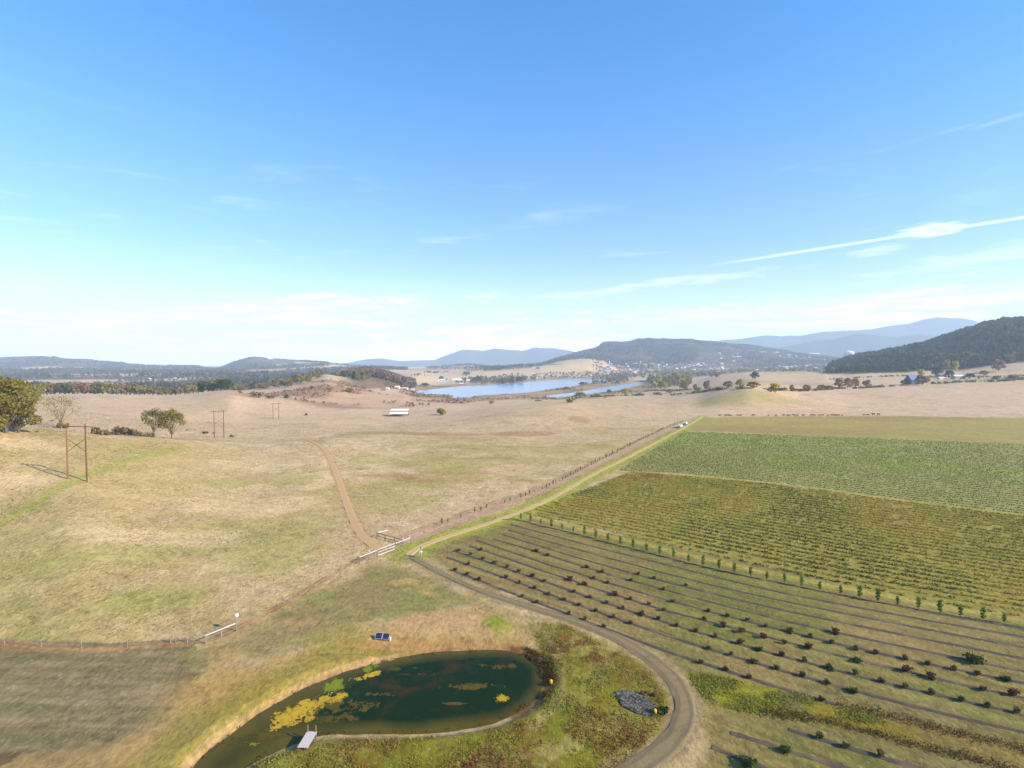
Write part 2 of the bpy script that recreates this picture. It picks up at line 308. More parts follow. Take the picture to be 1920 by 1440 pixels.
# ------------------------------------------------------------------ colours and materials
EXPO = 1.62
def c8(r, g, b, k=1.0):
    f = lambda v: (v / 255 / 12.92 if v <= 10 else ((v / 255 + .055) / 1.055) ** 2.4)
    return tuple(k * f(v) / EXPO for v in (r, g, b))
MATS = {}
def mat(name, colr, rough=0.85, spec=0.3, metal=0.0, noise=None, bump=0.0, bscale=5.0):
    if name in MATS: return MATS[name]
    m = bpy.data.materials.new(name); m.use_nodes = True; t = m.node_tree; b = t.nodes['Principled BSDF']; x = MX(t)
    b.inputs['Roughness'].default_value = rough; b.inputs['Metallic'].default_value = metal; b.inputs['Specular IOR Level'].default_value = spec
    tcn = N(t, 'ShaderNodeTexCoord'); v = tcn.outputs['Object']
    sc, amt = noise or (3.0, 0.2)
    f = x.noise(v, sc, 5, .6)
    cc = x.mix(f, tuple(a * (1 - amt) for a in colr), tuple(a * (1 + amt) for a in colr))
    t.links.new(cc, b.inputs['Base Color'])
    if bump:
        bn = N(t, 'ShaderNodeBump', i_Strength=bump); t.links.new(x.noise(v, bscale, 4, .6), bn.inputs['Height']); L(t, bn, 0, b, 'Normal')
    MATS[name] = m; return m
def leafmat(name, stops, trans=0.0, rnd_amt=.25):
    """foliage: colour by a per-face value plus a per-object value"""
    if name in MATS: return MATS[name]
    m = bpy.data.materials.new(name); m.use_nodes = True; t = m.node_tree; b = t.nodes['Principled BSDF']; x = MX(t)
    at = N(t, 'ShaderNodeAttribute', attribute_name='tone'); oi = N(t, 'ShaderNodeObjectInfo')
    f = x.m('ADD', x.m('MULTIPLY', at.outputs['Fac'], 1 - rnd_amt), x.m('MULTIPLY', oi.outputs['Random'], rnd_amt))
    cr = N(t, 'ShaderNodeValToRGB'); t.links.new(f, cr.inputs[0])
    e = cr.color_ramp.elements
    while len(e) < len(stops): e.new(0.5)
    for i, s_ in enumerate(stops):
        e[i].position = i / (len(stops) - 1); e[i].color = (*[min(.8, q * 1.55) for q in s_], 1)
    t.links.new(cr.outputs[0], b.inputs['Base Color']); b.inputs['Roughness'].default_value = .8; b.inputs['Specular IOR Level'].default_value = .1
    tl = N(t, 'ShaderNodeBsdfTranslucent'); t.links.new(cr.outputs[0], tl.inputs[0]); mxs = N(t, 'ShaderNodeMixShader'); mxs.inputs[0].default_value = .38
    L(t, b, 0, mxs, 1); L(t, tl, 0, mxs, 2); L(t, mxs, 0, t.nodes['Material Output'], 0)
    MATS[name] = m; return m

def tag(o, label=None, cat=None, group=None, kind=None):
    if label: o['label'] = label
    if cat: o['category'] = cat
    if group: o['group'] = group
    if kind: o['kind'] = kind
    return o
class MB:
    def __init__(s): s.v = []; s.f = []; s.tone = []; s.mi = []; s.m = 0
    def add(s, vs, fs, tone=.5):
        o = len(s.v); s.v += [tuple(p) for p in vs]; s.f += [tuple(i + o for i in f) for f in fs]
        s.tone += [tone] * len(fs); s.mi += [s.m] * len(fs); return s
    def box(s, c, d, rz=0.0, taper=1.0):
        cx, cy, cz = c; hx, hy, hz_ = d[0] / 2, d[1] / 2, d[2] / 2; vs = []
        for k, (a, b, e) in enumerate([(-1, -1, -1), (1, -1, -1), (1, 1, -1), (-1, 1, -1), (-1, -1, 1), (1, -1, 1), (1, 1, 1), (-1, 1, 1)]):
            q = taper if e > 0 else 1; x, y = a * hx * q, b * hy * q
            vs.append((cx + x * math.cos(rz) - y * math.sin(rz), cy + x * math.sin(rz) + y * math.cos(rz), cz + e * hz_))
        return s.add(vs, [(3, 2, 1, 0), (4, 5, 6, 7), (0, 1, 5, 4), (1, 2, 6, 5), (2, 3, 7, 6), (3, 0, 4, 7)])
    def tube(s, pts, rad, n=7, cap=True):
        pts = [Vector(p) for p in pts]; vs = []; fs = []
        for i, p in enumerate(pts):
            d = (pts[min(i + 1, len(pts) - 1)] - pts[max(i - 1, 0)])
            d = d.normalized() if d.length > 1e-9 else Vector((0, 0, 1))
            a = d.cross(Vector((0, 0, 1)) if abs(d.z) < .9 else Vector((1, 0, 0))).normalized(); b = d.cross(a)
            r = rad[i] if hasattr(rad, '__len__') else rad
            r1, r2 = r if hasattr(r, '__len__') else (r, r)
            for k in range(n):
                t = 2 * math.pi * k / n; vs.append(p + a * math.cos(t) * r1 + b * math.sin(t) * r2)
        for i in range(len(pts) - 1):
            for k in range(n):
                fs.append((i * n + k, i * n + (k + 1) % n, (i + 1) * n + (k + 1) % n, (i + 1) * n + k))
        if cap: fs.append(tuple(range(n))[::-1]); fs.append(tuple((len(pts) - 1) * n + k for k in range(n)))
        return s.add(vs, fs)
    def bar(s, a, b, w, h=None):
        a = Vector(a); b = Vector(b); h = h or w; d = (b - a).normalized()
        u = d.cross(Vector((0, 0, 1)) if abs(d.z) < .95 else Vector((1, 0, 0))).normalized() * w / 2; v = d.cross(u).normalized() * h / 2
        vs = [a - u - v, a + u - v, a + u + v, a - u + v, b - u - v, b + u - v, b + u + v, b - u + v]
        return s.add(vs, [(0, 1, 2, 3), (7, 6, 5, 4), (0, 4, 5, 1), (1, 5, 6, 2), (2, 6, 7, 3), (3, 7, 4, 0)])
    def build(s, name, mats, parent=None, loc=None, smooth=False):
        me = bpy.data.meshes.new(name); me.from_pydata(s.v, [], s.f); 
        for m in (mats if isinstance(mats, (list, tuple)) else [mats]): me.materials.append(m)
        if any(s.mi): me.polygons.foreach_set('material_index', s.mi)
        if smooth: me.polygons.foreach_set('use_smooth', [True] * len(s.f))
        a = me.attributes.new('tone', 'FLOAT', 'FACE'); a.data.foreach_set('value', s.tone)
        me.update(); o = bpy.data.objects.new(name, me); col.objects.link(o)
        if parent is not None: o.parent = parent
        if loc is not None: o.location = loc
        return o
def npmesh(name, V, Fc, mats, parent=None, tone=None, mi=None, smooth=False, colr=None):
    """V (n,3), Fc (m,3|4) -> object"""
    V = np.asarray(V, np.float32); Fc = np.asarray(Fc, np.int32); me = bpy.data.meshes.new(name); k = Fc.shape[1]
    me.vertices.add(len(V)); me.vertices.foreach_set('co', V.ravel())
    me.loops.add(Fc.size); me.loops.foreach_set('vertex_index', Fc.ravel())
    me.polygons.add(len(Fc)); me.polygons.foreach_set('loop_start', np.arange(0, Fc.size, k, dtype=np.int32))
    me.polygons.foreach_set('loop_total', np.full(len(Fc), k, np.int32))
    if smooth: me.polygons.foreach_set('use_smooth', np.ones(len(Fc), bool))
    for m in (mats if isinstance(mats, (list, tuple)) else [mats]): me.materials.append(m)
    if mi is not None: me.polygons.foreach_set('material_index', np.asarray(mi, np.int32))
    if tone is not None:
        a = me.attributes.new('tone', 'FLOAT', 'FACE'); a.data.foreach_set('value', np.asarray(tone, np.float32))
    if colr is not None:
        a = me.attributes.new('ground', 'FLOAT_COLOR', 'POINT'); c4 = np.ones((len(V), 4), np.float32); c4[:, :3] = colr; a.data.foreach_set('color', c4.ravel())
    me.update(calc_edges=True); me.validate()
    o = bpy.data.objects.new(name, me); col.objects.link(o)
    if parent is not None: o.parent = parent
    return o
def empty(name, loc=(0, 0, 0), rz=0.0, sc=1.0):
    o = bpy.data.objects.new(name, None); col.objects.link(o); o.location = loc; o.rotation_euler = (0, 0, rz); o.scale = (sc,) * 3
    o.empty_display_size = .5; return o
def dup(root, loc, rz=0.0, sc=(1, 1, 1), label=None, group=None):
    r = root.copy(); col.objects.link(r); r.location = loc; r.rotation_euler = (0, 0, rz)
    r.scale = sc if hasattr(sc, '__len__') else (sc,) * 3
    if label: r['label'] = label
    if group: r['group'] = group
    for ch in list(root.children):
        c = ch.copy(); col.objects.link(c); c.parent = r
        for g in list(ch.children):
            d = g.copy(); col.objects.link(d); d.parent = c
    return r
ORD = ['zeroth', 'first', 'second', 'third', 'fourth', 'fifth', 'sixth', 'seventh', 'eighth', 'ninth', 'tenth', 'eleventh', 'twelfth', 'thirteenth', 'fourteenth', 'fifteenth', 'sixteenth', 'seventeenth', 'eighteenth', 'nineteenth', 'twentieth']
def ordn(i):
    if i < len(ORD): return ORD[i]
    return f"{i}{'th' if 10 <= i % 100 <= 20 else {1: 'st', 2: 'nd', 3: 'rd'}.get(i % 10, 'th')}"

# ------------------------------------------------------------------ layout lines traced from the photo, as world lines
gravel = smooth_line(P([(1120, 1480), (1195, 1440), (1237, 1411), (1268, 1380), (1284, 1347), (1284, 1316), (1271, 1285), (1247, 1256), (1213, 1230), (1172, 1204), (1128, 1183), (1075, 1163), (1010, 1143), (940, 1122), (880, 1100), (830, 1077), (795, 1058), (770, 1044)]), 3)
spur = smooth_line(P([(1110, 1440 - 262), (1040, 1162), (980, 1160), (930, 1143), (880, 1128)]), 2)
tanroad = smooth_line(P([(766, 1041), (785, 1026), (820, 1012), (870, 996), (920, 980), (960, 966), (1010, 946), (1060, 920), (1110, 890), (1160, 866), (1205, 843), (1245, 822), (1280, 803), (1305, 789), (1318, 781)]), 3)
hilltrack = smooth_line(P([(560, 822.5), (582, 827), (598, 834), (612, 848), (624, 872), (636, 905), (648, 940), (660, 972), (676, 1003), (696, 1022), (716, 1032)]), 3)
plough = smooth_line(P([(770, 1008), (830, 985), (900, 958), (960, 938), (1020, 916), (1060, 896), (1110, 873), (1160, 850), (1210, 826), (1260, 802), (1300, 785)]), 3)
greenway = smooth_line(P([(-30, 1000), (60, 945), (130, 908), (190, 880), (250, 860), (300, 848), (345, 838)]), 2)
fenceline = smooth_line(P([(-60, 1200), (0, 1207), (90, 1216), (190, 1219), (260, 1213), (320, 1205), (388, 1204), (440, 1180), (500, 1150), (560, 1117), (620, 1078), (674, 1049), (700, 1036)]), 2)
mown = P([(-80, 1208), (90, 1218), (190, 1221), (260, 1216), (330, 1210), (360, 1250), (330, 1300), (290, 1350), (240, 1385), (100, 1405), (-80, 1410)])
bank = smooth_line(P([(150, 1470), (230, 1400), (300, 1345), (330, 1300), (400, 1262), (500, 1238), (560, 1222), (640, 1196), (700, 1182), (760, 1160), (860, 1144), (930, 1146), (985, 1180), (1000, 1225), (880, 1240), (600, 1290), (380, 1440), (340, 1480)]), 2, True)
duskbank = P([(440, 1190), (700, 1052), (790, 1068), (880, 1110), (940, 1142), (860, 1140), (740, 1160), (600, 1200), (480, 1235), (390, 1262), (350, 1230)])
blockC = P([(790, 1036), (870, 1000), (972, 966), (1300, 1030), (1600, 1100), (1920, 1158), (2150, 1200), (2150, 1560), (1300, 1560), (1330, 1420), (1328, 1340), (1305, 1280), (1240, 1222), (1140, 1178), (1000, 1130), (860, 1082)])
bTop0 = [(1183, 884), (1250, 889), (1340, 897), (1450, 908), (1560, 921), (1700, 941), (1820, 956), (1960, 973), (2120, 993)]
bBot0 = [(985, 962), (1080, 982), (1180, 1004), (1300, 1032), (1420, 1059), (1560, 1089), (1700, 1117), (1820, 1139), (1960, 1163), (2120, 1190)]
blockB = P(bTop0 + bBot0[::-1])
aTop0 = [(1284, 809), (1360, 812), (1450, 815), (1560, 819), (1700, 825), (1820, 830), (1960, 836), (2120, 843)]
aBot0 = [(1158, 882), (1250, 886), (1340, 893), (1450, 904), (1560, 917), (1700, 936), (1820, 951), (1960, 968), (2120, 988)]
blockA = P(aTop0 + aBot0[::-1])
fallow = P([(1310, 783), (1450, 781), (1600, 781), (1700, 780), (1920, 784), (2150, 790), (2150, 845), (1920, 834), (1600, 820), (1400, 812), (1280, 807)])
def ell(px, py, wx, wy, n=14):
    (x, y), (_, ya), (_, yb) = P([(px, py), (px, py - wy), (px, py + wy)])
    rx = wx * y / F; ra = min(abs(ya - y), y * .35); rb = min(abs(y - yb), y * .3)
    return np.array([(x + rx * math.cos(t), y + (ra if math.sin(t) > 0 else rb) * math.sin(t)) for t in np.linspace(0, 2 * math.pi, n, endpoint=False)])
TANC = c8(204, 180, 150)
def paint(x, y, z):
    """base colour of the ground at a world point: dry meadow, green meadow, tilled strips, woods"""
    n = len(x); r = np.hypot(x, y); C = np.zeros((n, 3))
    tan = np.array(c8(196, 174, 138)); pale = np.array(c8(213, 193, 162)); olive = np.array(c8(164, 150, 94)); green = np.array(c8(150, 152, 86)); pink = np.array(c8(202, 176, 150))
    brown = np.array(c8(150, 122, 92))
    n1 = fbm(x, y, 70, 4, 1); n2 = fbm(x * .75, y * 1.1, 16, 5, 2, .6); n3 = fbm(x, y, 4, 4, 4, .62); n4 = fbm(x, y, 150, 3, 6)
    def mixc(C, c, f): f = np.clip(f, 0, 1)[:, None]; return C * (1 - f) + np.array(c) * f
    C[:] = tan
    C = mixc(C, pale, sst(n2 * .45 + n3 * .55, .46, .60) * .85)
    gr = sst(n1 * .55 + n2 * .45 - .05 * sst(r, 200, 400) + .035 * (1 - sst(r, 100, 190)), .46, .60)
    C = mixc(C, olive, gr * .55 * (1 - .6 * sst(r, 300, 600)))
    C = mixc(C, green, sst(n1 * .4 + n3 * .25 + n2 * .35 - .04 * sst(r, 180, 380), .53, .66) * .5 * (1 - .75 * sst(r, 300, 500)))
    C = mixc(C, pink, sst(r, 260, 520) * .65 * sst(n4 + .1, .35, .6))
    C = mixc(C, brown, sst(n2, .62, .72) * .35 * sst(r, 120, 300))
    def zone(d, c, w=1.0, a=1.0, jag=1.0, wl=4):
        mk = d < w + jag + .01
        if not mk.any(): return
        f = a * (1 - sst(d[mk] + (fbm(x[mk], y[mk], wl, 3, 40) - .5) * 2 * jag, -w, w)); f = f[:, None]
        C[mk] = C[mk] * (1 - f) + np.array(c) * f
    # knoll on the left: olive turf with pale straw patches
    kn = sdf_poly(x, y, P([(-100, 830), (150, 818), (330, 826), (470, 840), (420, 900), (250, 960), (-100, 1040)]))
    zone(kn, c8(184, 166, 120), 9, .7, 8, 30)
    for px, py, wx, wy in [(40, 830, 90, 12), (20, 900, 80, 22), (430, 950, 110, 20), (560, 940, 60, 14), (190, 1000, 80, 22), (450, 870, 60, 10), (330, 1010, 120, 25), (590, 900, 50, 18)]:
        zone(sdf_poly(x, y, ell(px, py, wx, wy)), c8(212, 190, 152), 4, .7, 5, 9)
    for px, py, wx, wy in [(30, 955, 60, 10), (110, 1050, 60, 28), (260, 850, 50, 8), (560, 900, 40, 10), (690, 860, 50, 10), (850, 880, 45, 7), (1000, 930, 30, 6), (330, 1110, 60, 18), (480, 1060, 50, 18), (250, 1140, 70, 16), (700, 812, 70, 4), (420, 905, 40, 8), (760, 905, 50, 9), (90, 1190, 50, 10)]:
        zone(sdf_poly(x, y, ell(px, py, wx, wy)), c8(158, 160, 98), 4, .5, 6, 8)
    for px, py, wx, wy in [(780, 900, 50, 6), (720, 892, 60, 5), (860, 887, 60, 3), (1085, 785, 20, 5), (980, 813, 70, 5), (830, 815, 80, 3), (650, 930, 30, 6), (760, 812, 80, 2.5)]:
        zone(sdf_poly(x, y, ell(px, py, wx, wy)), c8(166, 136, 100), 3, .65, 3, 9)
    # slope facing the wet meadow: brown rough ground with scrub
    rough = sdf_poly(x, y, P([(430, 742), (520, 745), (640, 768), (800, 762), (900, 752), (1000, 746), (1100, 745), (1010, 738), (900, 745), (760, 735), (700, 730), (640, 716), (560, 722), (450, 735)]), 300)
    zone(rough, c8(194, 165, 134), 25, .8, 40, 60); zone(np.maximum(rough, 200 * (nz(rough, x, y, 55, 4, 9) - .47)), c8(138, 108, 84), 14, .65, 12, 20)
    wet = np.minimum(sdf_poly(x, y, lake_a, 260), sdf_poly(x, y, lake_b, 260)); zone(wet - 70, c8(152, 128, 98), 40, .85, 30, 60)
    zone(np.maximum(wet - 80, (nz(wet, x, y, 60, 3, 12, 250) - .46) * 160), c8(120, 112, 70), 20, .6, 10, 30)
    # lower block (mulched rows)
    dC = sdf_poly(x, y, blockC); dF = sdf_poly(x, y, fallow)
    zone(sdf_poly(x, y, blockC), c8(126, 117, 78), 1.0, .95, 1.2)
    for k in range(2): zone(np.maximum(dC, 30 * (nz(dC, x, y, 26, 4, 50 + k) - (.47, .45)[k])), (c8(118, 122, 62), c8(150, 130, 92))[k], 2, .45, 2)
    m = dC < 0; a0, b0 = P([(926, 1011), (1827, 1240)]); e = (b0 - a0) / np.hypot(*(b0 - a0)); uu = (x[m] - a0[0]) * e[0] + (y[m] - a0[1]) * e[1]; ww = (x[m] - a0[0]) * e[1] - (y[m] - a0[1]) * e[0]
    C[m] = C[m] * (.60 + .80 * fbm(uu * .05, ww + .002 * uu, 1.1, 4, 15, .65))[:, None]
    zone(sdf_poly(x, y, blockB), c8(148, 138, 78), .8, .95, .6)
    dA = sdf_poly(x, y, blockA); zone(dA, c8(148, 148, 94), .8, .97, .6)
    zone(np.maximum(dA, 60 * (nz(dA, x, y, 40, 4, 58) - .36 - .3 * sst(y, 255, 305))), c8(142, 152, 80), 6, .6, 8, 20)
    zone(sdf_poly(x, y, fallow), c8(160, 150, 92), 1.5, .9, 1.5); zone(np.maximum(dF, 60 * (nz(dF, x, y, 60, 3, 60, q=.3) - .48)), c8(152, 130, 88), 6, .6, 6, 30)
    # headland strip between the blocks, verge beside the road
    strip = smooth_line(P([(978, 962), (1060, 985), (1180, 1013), (1300, 1043), (1420, 1070), (1560, 1098), (1700, 1125), (1960, 1172)]), 1)
    zone(dist_line(x, y, strip) - 1.6, c8(158, 152, 88), .7, .8, .8); zone(dist_line(x, y, strip) - .5, c8(186, 168, 108), .5, .55, .7)
    s2 = smooth_line(P([(1150, 885), (1340, 895), (1560, 918.5), (1820, 953.5), (2120, 990)]), 1)
    zone(dist_line(x, y, s2) - 1.5, c8(158, 156, 84), .8, .9, .6)
    dt = dist_line(x, y, tanroad)
    zone(dt - 5, c8(152, 156, 82), 2, .85, 1.6); zone(dt - 2.6, c8(176, 172, 88), .9, .5 , 1.4)
    dp = dist_line(x, y, plough); zone(dp - 3.1, c8(180, 152, 128), .9, .95, .8); zone(np.abs(dp - 3.6) - .1, c8(132, 100, 84), .5, .6, .5)
    zone(dp - 1.2, c8(190, 164, 138), 1, .5, 1.5, 3)
    # greener drive across the knoll, trodden line of the fence
    zone(dist_line(x, y, greenway) - 2.2, c8(160, 166, 92), 1.6, .6, 1.4)
    df = dist_line(x, y, fenceline)
    zone(sdf_poly(x, y, mown), c8(142, 134, 92), 1.5, .9, 1.0)
    mm = sdf_poly(x, y, mown) < 2; st = fbm(x[mm] * .07 + y[mm] * .02, y[mm] * 1.0, .95, 3, 71); st2 = sst(st, .34, .66)[:, None]; C[mm] = np.array(c8(122, 114, 84)) * (1 - st2) + np.array(c8(144, 130, 102)) * st2; C[mm] = C[mm] * (.85 + .3 * fbm(x[mm], y[mm], 9, 3, 72))[:, None]
    rough2 = sdf_poly(x, y, P([(-80, 1412), (120, 1406), (220, 1398), (300, 1365), (330, 1385), (270, 1430), (220, 1475), (-80, 1475)])); zone(rough2, c8(158, 136, 98), 1, .9, 1.2); zone(np.maximum(rough2, 20 * (nz(rough2, x, y, 3, 4, 74) - .47)), c8(92, 78, 58), .8, .8, .8, 2)
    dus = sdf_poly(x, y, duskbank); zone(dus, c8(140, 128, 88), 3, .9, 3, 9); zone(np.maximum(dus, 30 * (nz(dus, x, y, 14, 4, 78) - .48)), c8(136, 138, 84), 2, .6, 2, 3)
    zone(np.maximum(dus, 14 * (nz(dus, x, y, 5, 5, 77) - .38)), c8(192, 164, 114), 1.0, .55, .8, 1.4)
    zone(sdf_poly(x, y, ell(520, 1180, 130, 22)), c8(158, 140, 104), 4, .6, 3)
    zone(df - .8, c8(172, 142, 106), .7, .85, .5); zone(np.abs(df - .5) - .05, c8(126, 96, 66), .25, .6, .4)
    # pond bank and the weedy ground round it
    pz_ = sdf_poly(x, y, pond, 60)
    weeds = sdf_poly(x, y, P([(985, 1165), (1060, 1170), (1150, 1215), (1220, 1262), (1258, 1310), (1250, 1370), (1180, 1440), (1100, 1500), (300, 1520), (480, 1430), (700, 1385), (900, 1375), (1010, 1340), (1040, 1270)]))
    zone(weeds, c8(132, 122, 62), 1.5, .95, 1.5); zone(np.maximum(weeds, 26 * (nz(weeds, x, y, 6, 4, 81) - .49)), c8(122, 84, 52), 1.4, .75, 1, 2)
    zone(np.maximum(weeds, 26 * (nz(weeds, x, y, 8, 4, 83) - .47)), c8(118, 122, 44), 1.5, .6, 1, 2); zone(np.maximum(weeds, 26 * (nz(weeds, x, y, 5, 4, 84) - .42)), c8(176, 164, 110), 1, .45, 1, 2)
    zone(sdf_poly(x, y, bank), c8(176, 152, 108), 2.0, .92, 1.6)
    zone(np.maximum(sdf_poly(x, y, bank), 22 * (nz(sdf_poly(x, y, bank), x, y, 12, 4, 86) - .46)), c8(190, 160, 112), 2, .6, 1.5)
    zone(sdf_poly(x, y, ell(420, 1300, 110, 45)), c8(180, 148, 96), 3, .6, 3)
    zone(sdf_poly(x, y, ell(640, 1200, 70, 20)), c8(160, 152, 80), 3, .65, 3); zone(sdf_poly(x, y, ell(830, 1168, 90, 14)), c8(198, 164, 128), 2, .55, 2)
    zone(sdf_poly(x, y, ell(935, 1168, 26, 12)), c8(130, 152, 60), 2, .8, 2, 2)
    zone(sdf_poly(x, y, ell(800, 1215, 170, 16)), c8(160, 122, 82), 1.5, .6, 1.5)
    near = (y < 80)
    zone(np.where(near, pz_ - .6, 1e3), c8(192, 158, 116), .35, .9, .5, 2)
    zone(np.where(near & (pz_ > 1.6), pz_ - 7, 1e3), c8(118, 122, 48), 2.5, .5, 1.5, 3)
    east = np.maximum(pz_ - 2.2, -(x + .02 * y - 1.0)); zone(east, c8(112, 74, 44), .8, .75, 1.2, 2)
    zone(pz_ - .1, c8(104, 84, 48), .35, .9, .3, 2); zone(pz_ + .8, c8(60, 62, 30), .6, .95, .5, 2)
    arc = smooth_line(P([(905, 1128), (960, 1148), (1010, 1175), (1040, 1215), (1058, 1262), (1050, 1320), (1000, 1360)]), 2)
    zone(dist_line(x, y, arc) - .7, c8(186, 168, 118), .6, .6, .7)
    # roads: worn verges
    zone(dist_line(x, y, gravel) - 1.9, c8(152, 136, 106), .8, .8, .9, 3); zone(dist_line(x, y, spur) - 1.1, c8(170, 152, 112), .5, .7, .6, 3)
    zone(dist_line(x, y, hilltrack) - 1.9, c8(186, 156, 112), .6, .8, .8, 3)
    yw = sdf_poly(x, y, P([(1285, 1262), (1400, 1280), (1560, 1322), (1700, 1366), (1900, 1420), (1900, 1440), (1600, 1360), (1500, 1348), (1340, 1322)])); zone(np.maximum(yw, 20 * (nz(yw, x, y, 5, 4, 88) - .54)), c8(136, 138, 40), 1.6, .8, 1.2, 2)
    zone(sdf_poly(x, y, P([(1480, 1340), (1700, 1385), (1960, 1450), (1960, 1400), (1700, 1348), (1560, 1318)])) , c8(134, 112, 62), 1.5, .5, 2, 3)
    # beyond the fields
    u_ = 960 + F * x / np.maximum(y, 1)
    forest = np.array(c8(84, 84, 60)); forest2 = np.array(c8(108, 90, 74))
    fw = sst(fbm(x, y, 420, 4, 91), .40, .47)
    hill = (y > 2300) & (z > 5)
    fc = forest * (1 - sst(fbm(x, y, 260, 3, 92), .42, .6)[:, None]) + forest2 * sst(fbm(x, y, 260, 3, 92), .42, .6)[:, None]
    lf = (u_ < 640) & (y > 1000); f = np.where(y > 2300, fw * sst(z, -4, 30), 0); f = np.where(lf, np.maximum(f, sst(fbm(x, y, 420, 4, 91), .40, .44) * sst(y, 1000, 1200)), f); f = np.maximum(f, sst(z, 28, 50) * (y > 3100)); f = np.where(r > 6500, 1, f)
    C = C * (1 - f[:, None]) + fc * f[:, None]
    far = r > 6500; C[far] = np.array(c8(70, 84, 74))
    u = 960 + F * x / np.maximum(y, 1)
    # rolling straw hills between the woods
    for px, py, wx, wy in [(1060, 690, 60, 7), (980, 697, 70, 6), (900, 699, 30, 5), (700, 697, 40, 6), (790, 711, 45, 8), (640, 686, 34, 4), (455, 702, 26, 3.5), (210, 703, 24, 5), (330, 711, 50, 4), (530, 683, 6, 10), (960, 705, 120, 4), (1105, 690, 22, 5), (860, 693, 20, 3)]:
        zone(sdf_poly(x, y, ell(px, py, wx, wy), 400), c8(206, 182, 146), y.max() * 0 + 30, .9, 40, 120)
    wood = sdf_poly(x, y, np.concatenate([P([(640, 722), (650, 708), (690, 703), (730, 706), (765, 722), (745, 731), (690, 730)])]), 200); zone(wood, c8(112, 92, 70), 12, .85, 20, 40)
    town = sdf_poly(x, y, np.array([(400, 2300), (700, 1750), (1150, 1750), (1400, 2000), (2000, 3300), (1300, 3300), (900, 3000)], float) * 1.0, 400)
    zone(np.where(z < 45, town, 1e3), c8(132, 118, 96), 80, .7, 90, 160)
    rh = sdf_poly(x, y, np.stack([(np.array([1556, 1600, 1700, 1800, 1860, 1930, 2300, 2300, 1540]) - 960) / F * np.array([1230, 1130, 1100, 1090, 1080, 1060, 1030, 2300, 2300]), np.array([1230, 1130, 1100, 1090, 1080, 1060, 1030, 2300, 2300])], 1).astype(float), 60)
    zone(rh, c8(62, 66, 46), 14, .95, 20, 40)
    zone(sdf_poly(x, y, ell(1410, 745, 110, 14)), c8(166, 156, 100), 15, .7, 14, 30)
    zone(sdf_poly(x, y, ell(1520, 699, 70, 3)), c8(168, 168, 98), 30, .7, 20, 50); zone(sdf_poly(x, y, ell(1850, 712, 110, 3)), c8(150, 158, 92), 20, .7, 20, 50)
    zone(sdf_poly(x, y, ell(1420, 716, 160, 3)), c8(178, 146, 124), 20, .5, 20, 50)
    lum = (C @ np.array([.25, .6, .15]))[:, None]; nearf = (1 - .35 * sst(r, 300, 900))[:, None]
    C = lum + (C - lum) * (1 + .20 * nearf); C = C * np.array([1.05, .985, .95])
    return np.clip(C, 0.008, .9)

def ground_material():
    m = bpy.data.materials.new('meadow ground'); m.use_nodes = True; t = m.node_tree; b = t.nodes['Principled BSDF']; x = MX(t)
    at = N(t, 'ShaderNodeAttribute', attribute_name='ground'); tcn = N(t, 'ShaderNodeTexCoord'); v = tcn.outputs['Object']
    mp = N(t, 'ShaderNodeMapping'); t.links.new(v, mp.inputs[0]); mp.inputs['Scale'].default_value = (1, .55, 1); mp.inputs['Rotation'].default_value = (0, 0, .3)
    nA = x.noise(mp.outputs[0], 1.5, 6, .75, .3); nB = x.noise(v, .34, 6, .66, .5); nC = x.noise(v, .06, 5, .6)
    big = N(t, 'ShaderNodeTexNoise', i_Scale=.006, i_Detail=8.0, i_Roughness=.7); t.links.new(v, big.inputs[0])
    g = x.m('ADD', x.m('MULTIPLY', x.m('SUBTRACT', nA, .5), 2.0), x.m('MULTIPLY', x.m('SUBTRACT', nB, .5), 1.1))
    g = x.m('ADD', g, x.m('MULTIPLY', x.m('SUBTRACT', nC, .5), .35)); g = x.m('ADD', g, x.m('MULTIPLY', x.m('SUBTRACT', big.outputs[0], .5), .3))
    mul = x.m('ADD', 1.0, g)
    sc = N(t, 'ShaderNodeVectorMath', operation='SCALE'); L(t, at, 'Color', sc, 0); t.links.new(mul, sc.inputs['Scale'])
    # scattered straw tufts
    tf = x.ss(x.noise(mp.outputs[0], 1.9, 4, .8), .56, .68); cc = x.mix(x.m('MULTIPLY', tf, .36), sc.outputs[0], c8(222, 204, 160))
    df = x.ss(x.noise(v, 1.3, 5, .72), .60, .72); cc = x.mix(x.m('MULTIPLY', df, .28), cc, c8(96, 96, 48))
    t.links.new(cc, b.inputs['Base Color']); b.inputs['Roughness'].default_value = .95; b.inputs['Specular IOR Level'].default_value = .08
    bn = N(t, 'ShaderNodeBump', i_Strength=.55, i_Distance=.25); t.links.new(x.m('ADD', nA, nB), bn.inputs['Height']); L(t, bn, 0, b, 'Normal')
    return m
# terrain sheet
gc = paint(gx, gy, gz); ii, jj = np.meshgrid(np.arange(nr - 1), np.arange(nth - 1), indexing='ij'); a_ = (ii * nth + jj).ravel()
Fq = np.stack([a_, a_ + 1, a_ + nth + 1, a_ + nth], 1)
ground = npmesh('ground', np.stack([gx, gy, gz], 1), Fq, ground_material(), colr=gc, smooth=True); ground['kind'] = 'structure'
print('terrain verts', len(gx))
del R_, T_, gx, gy, gz, gc, Fq

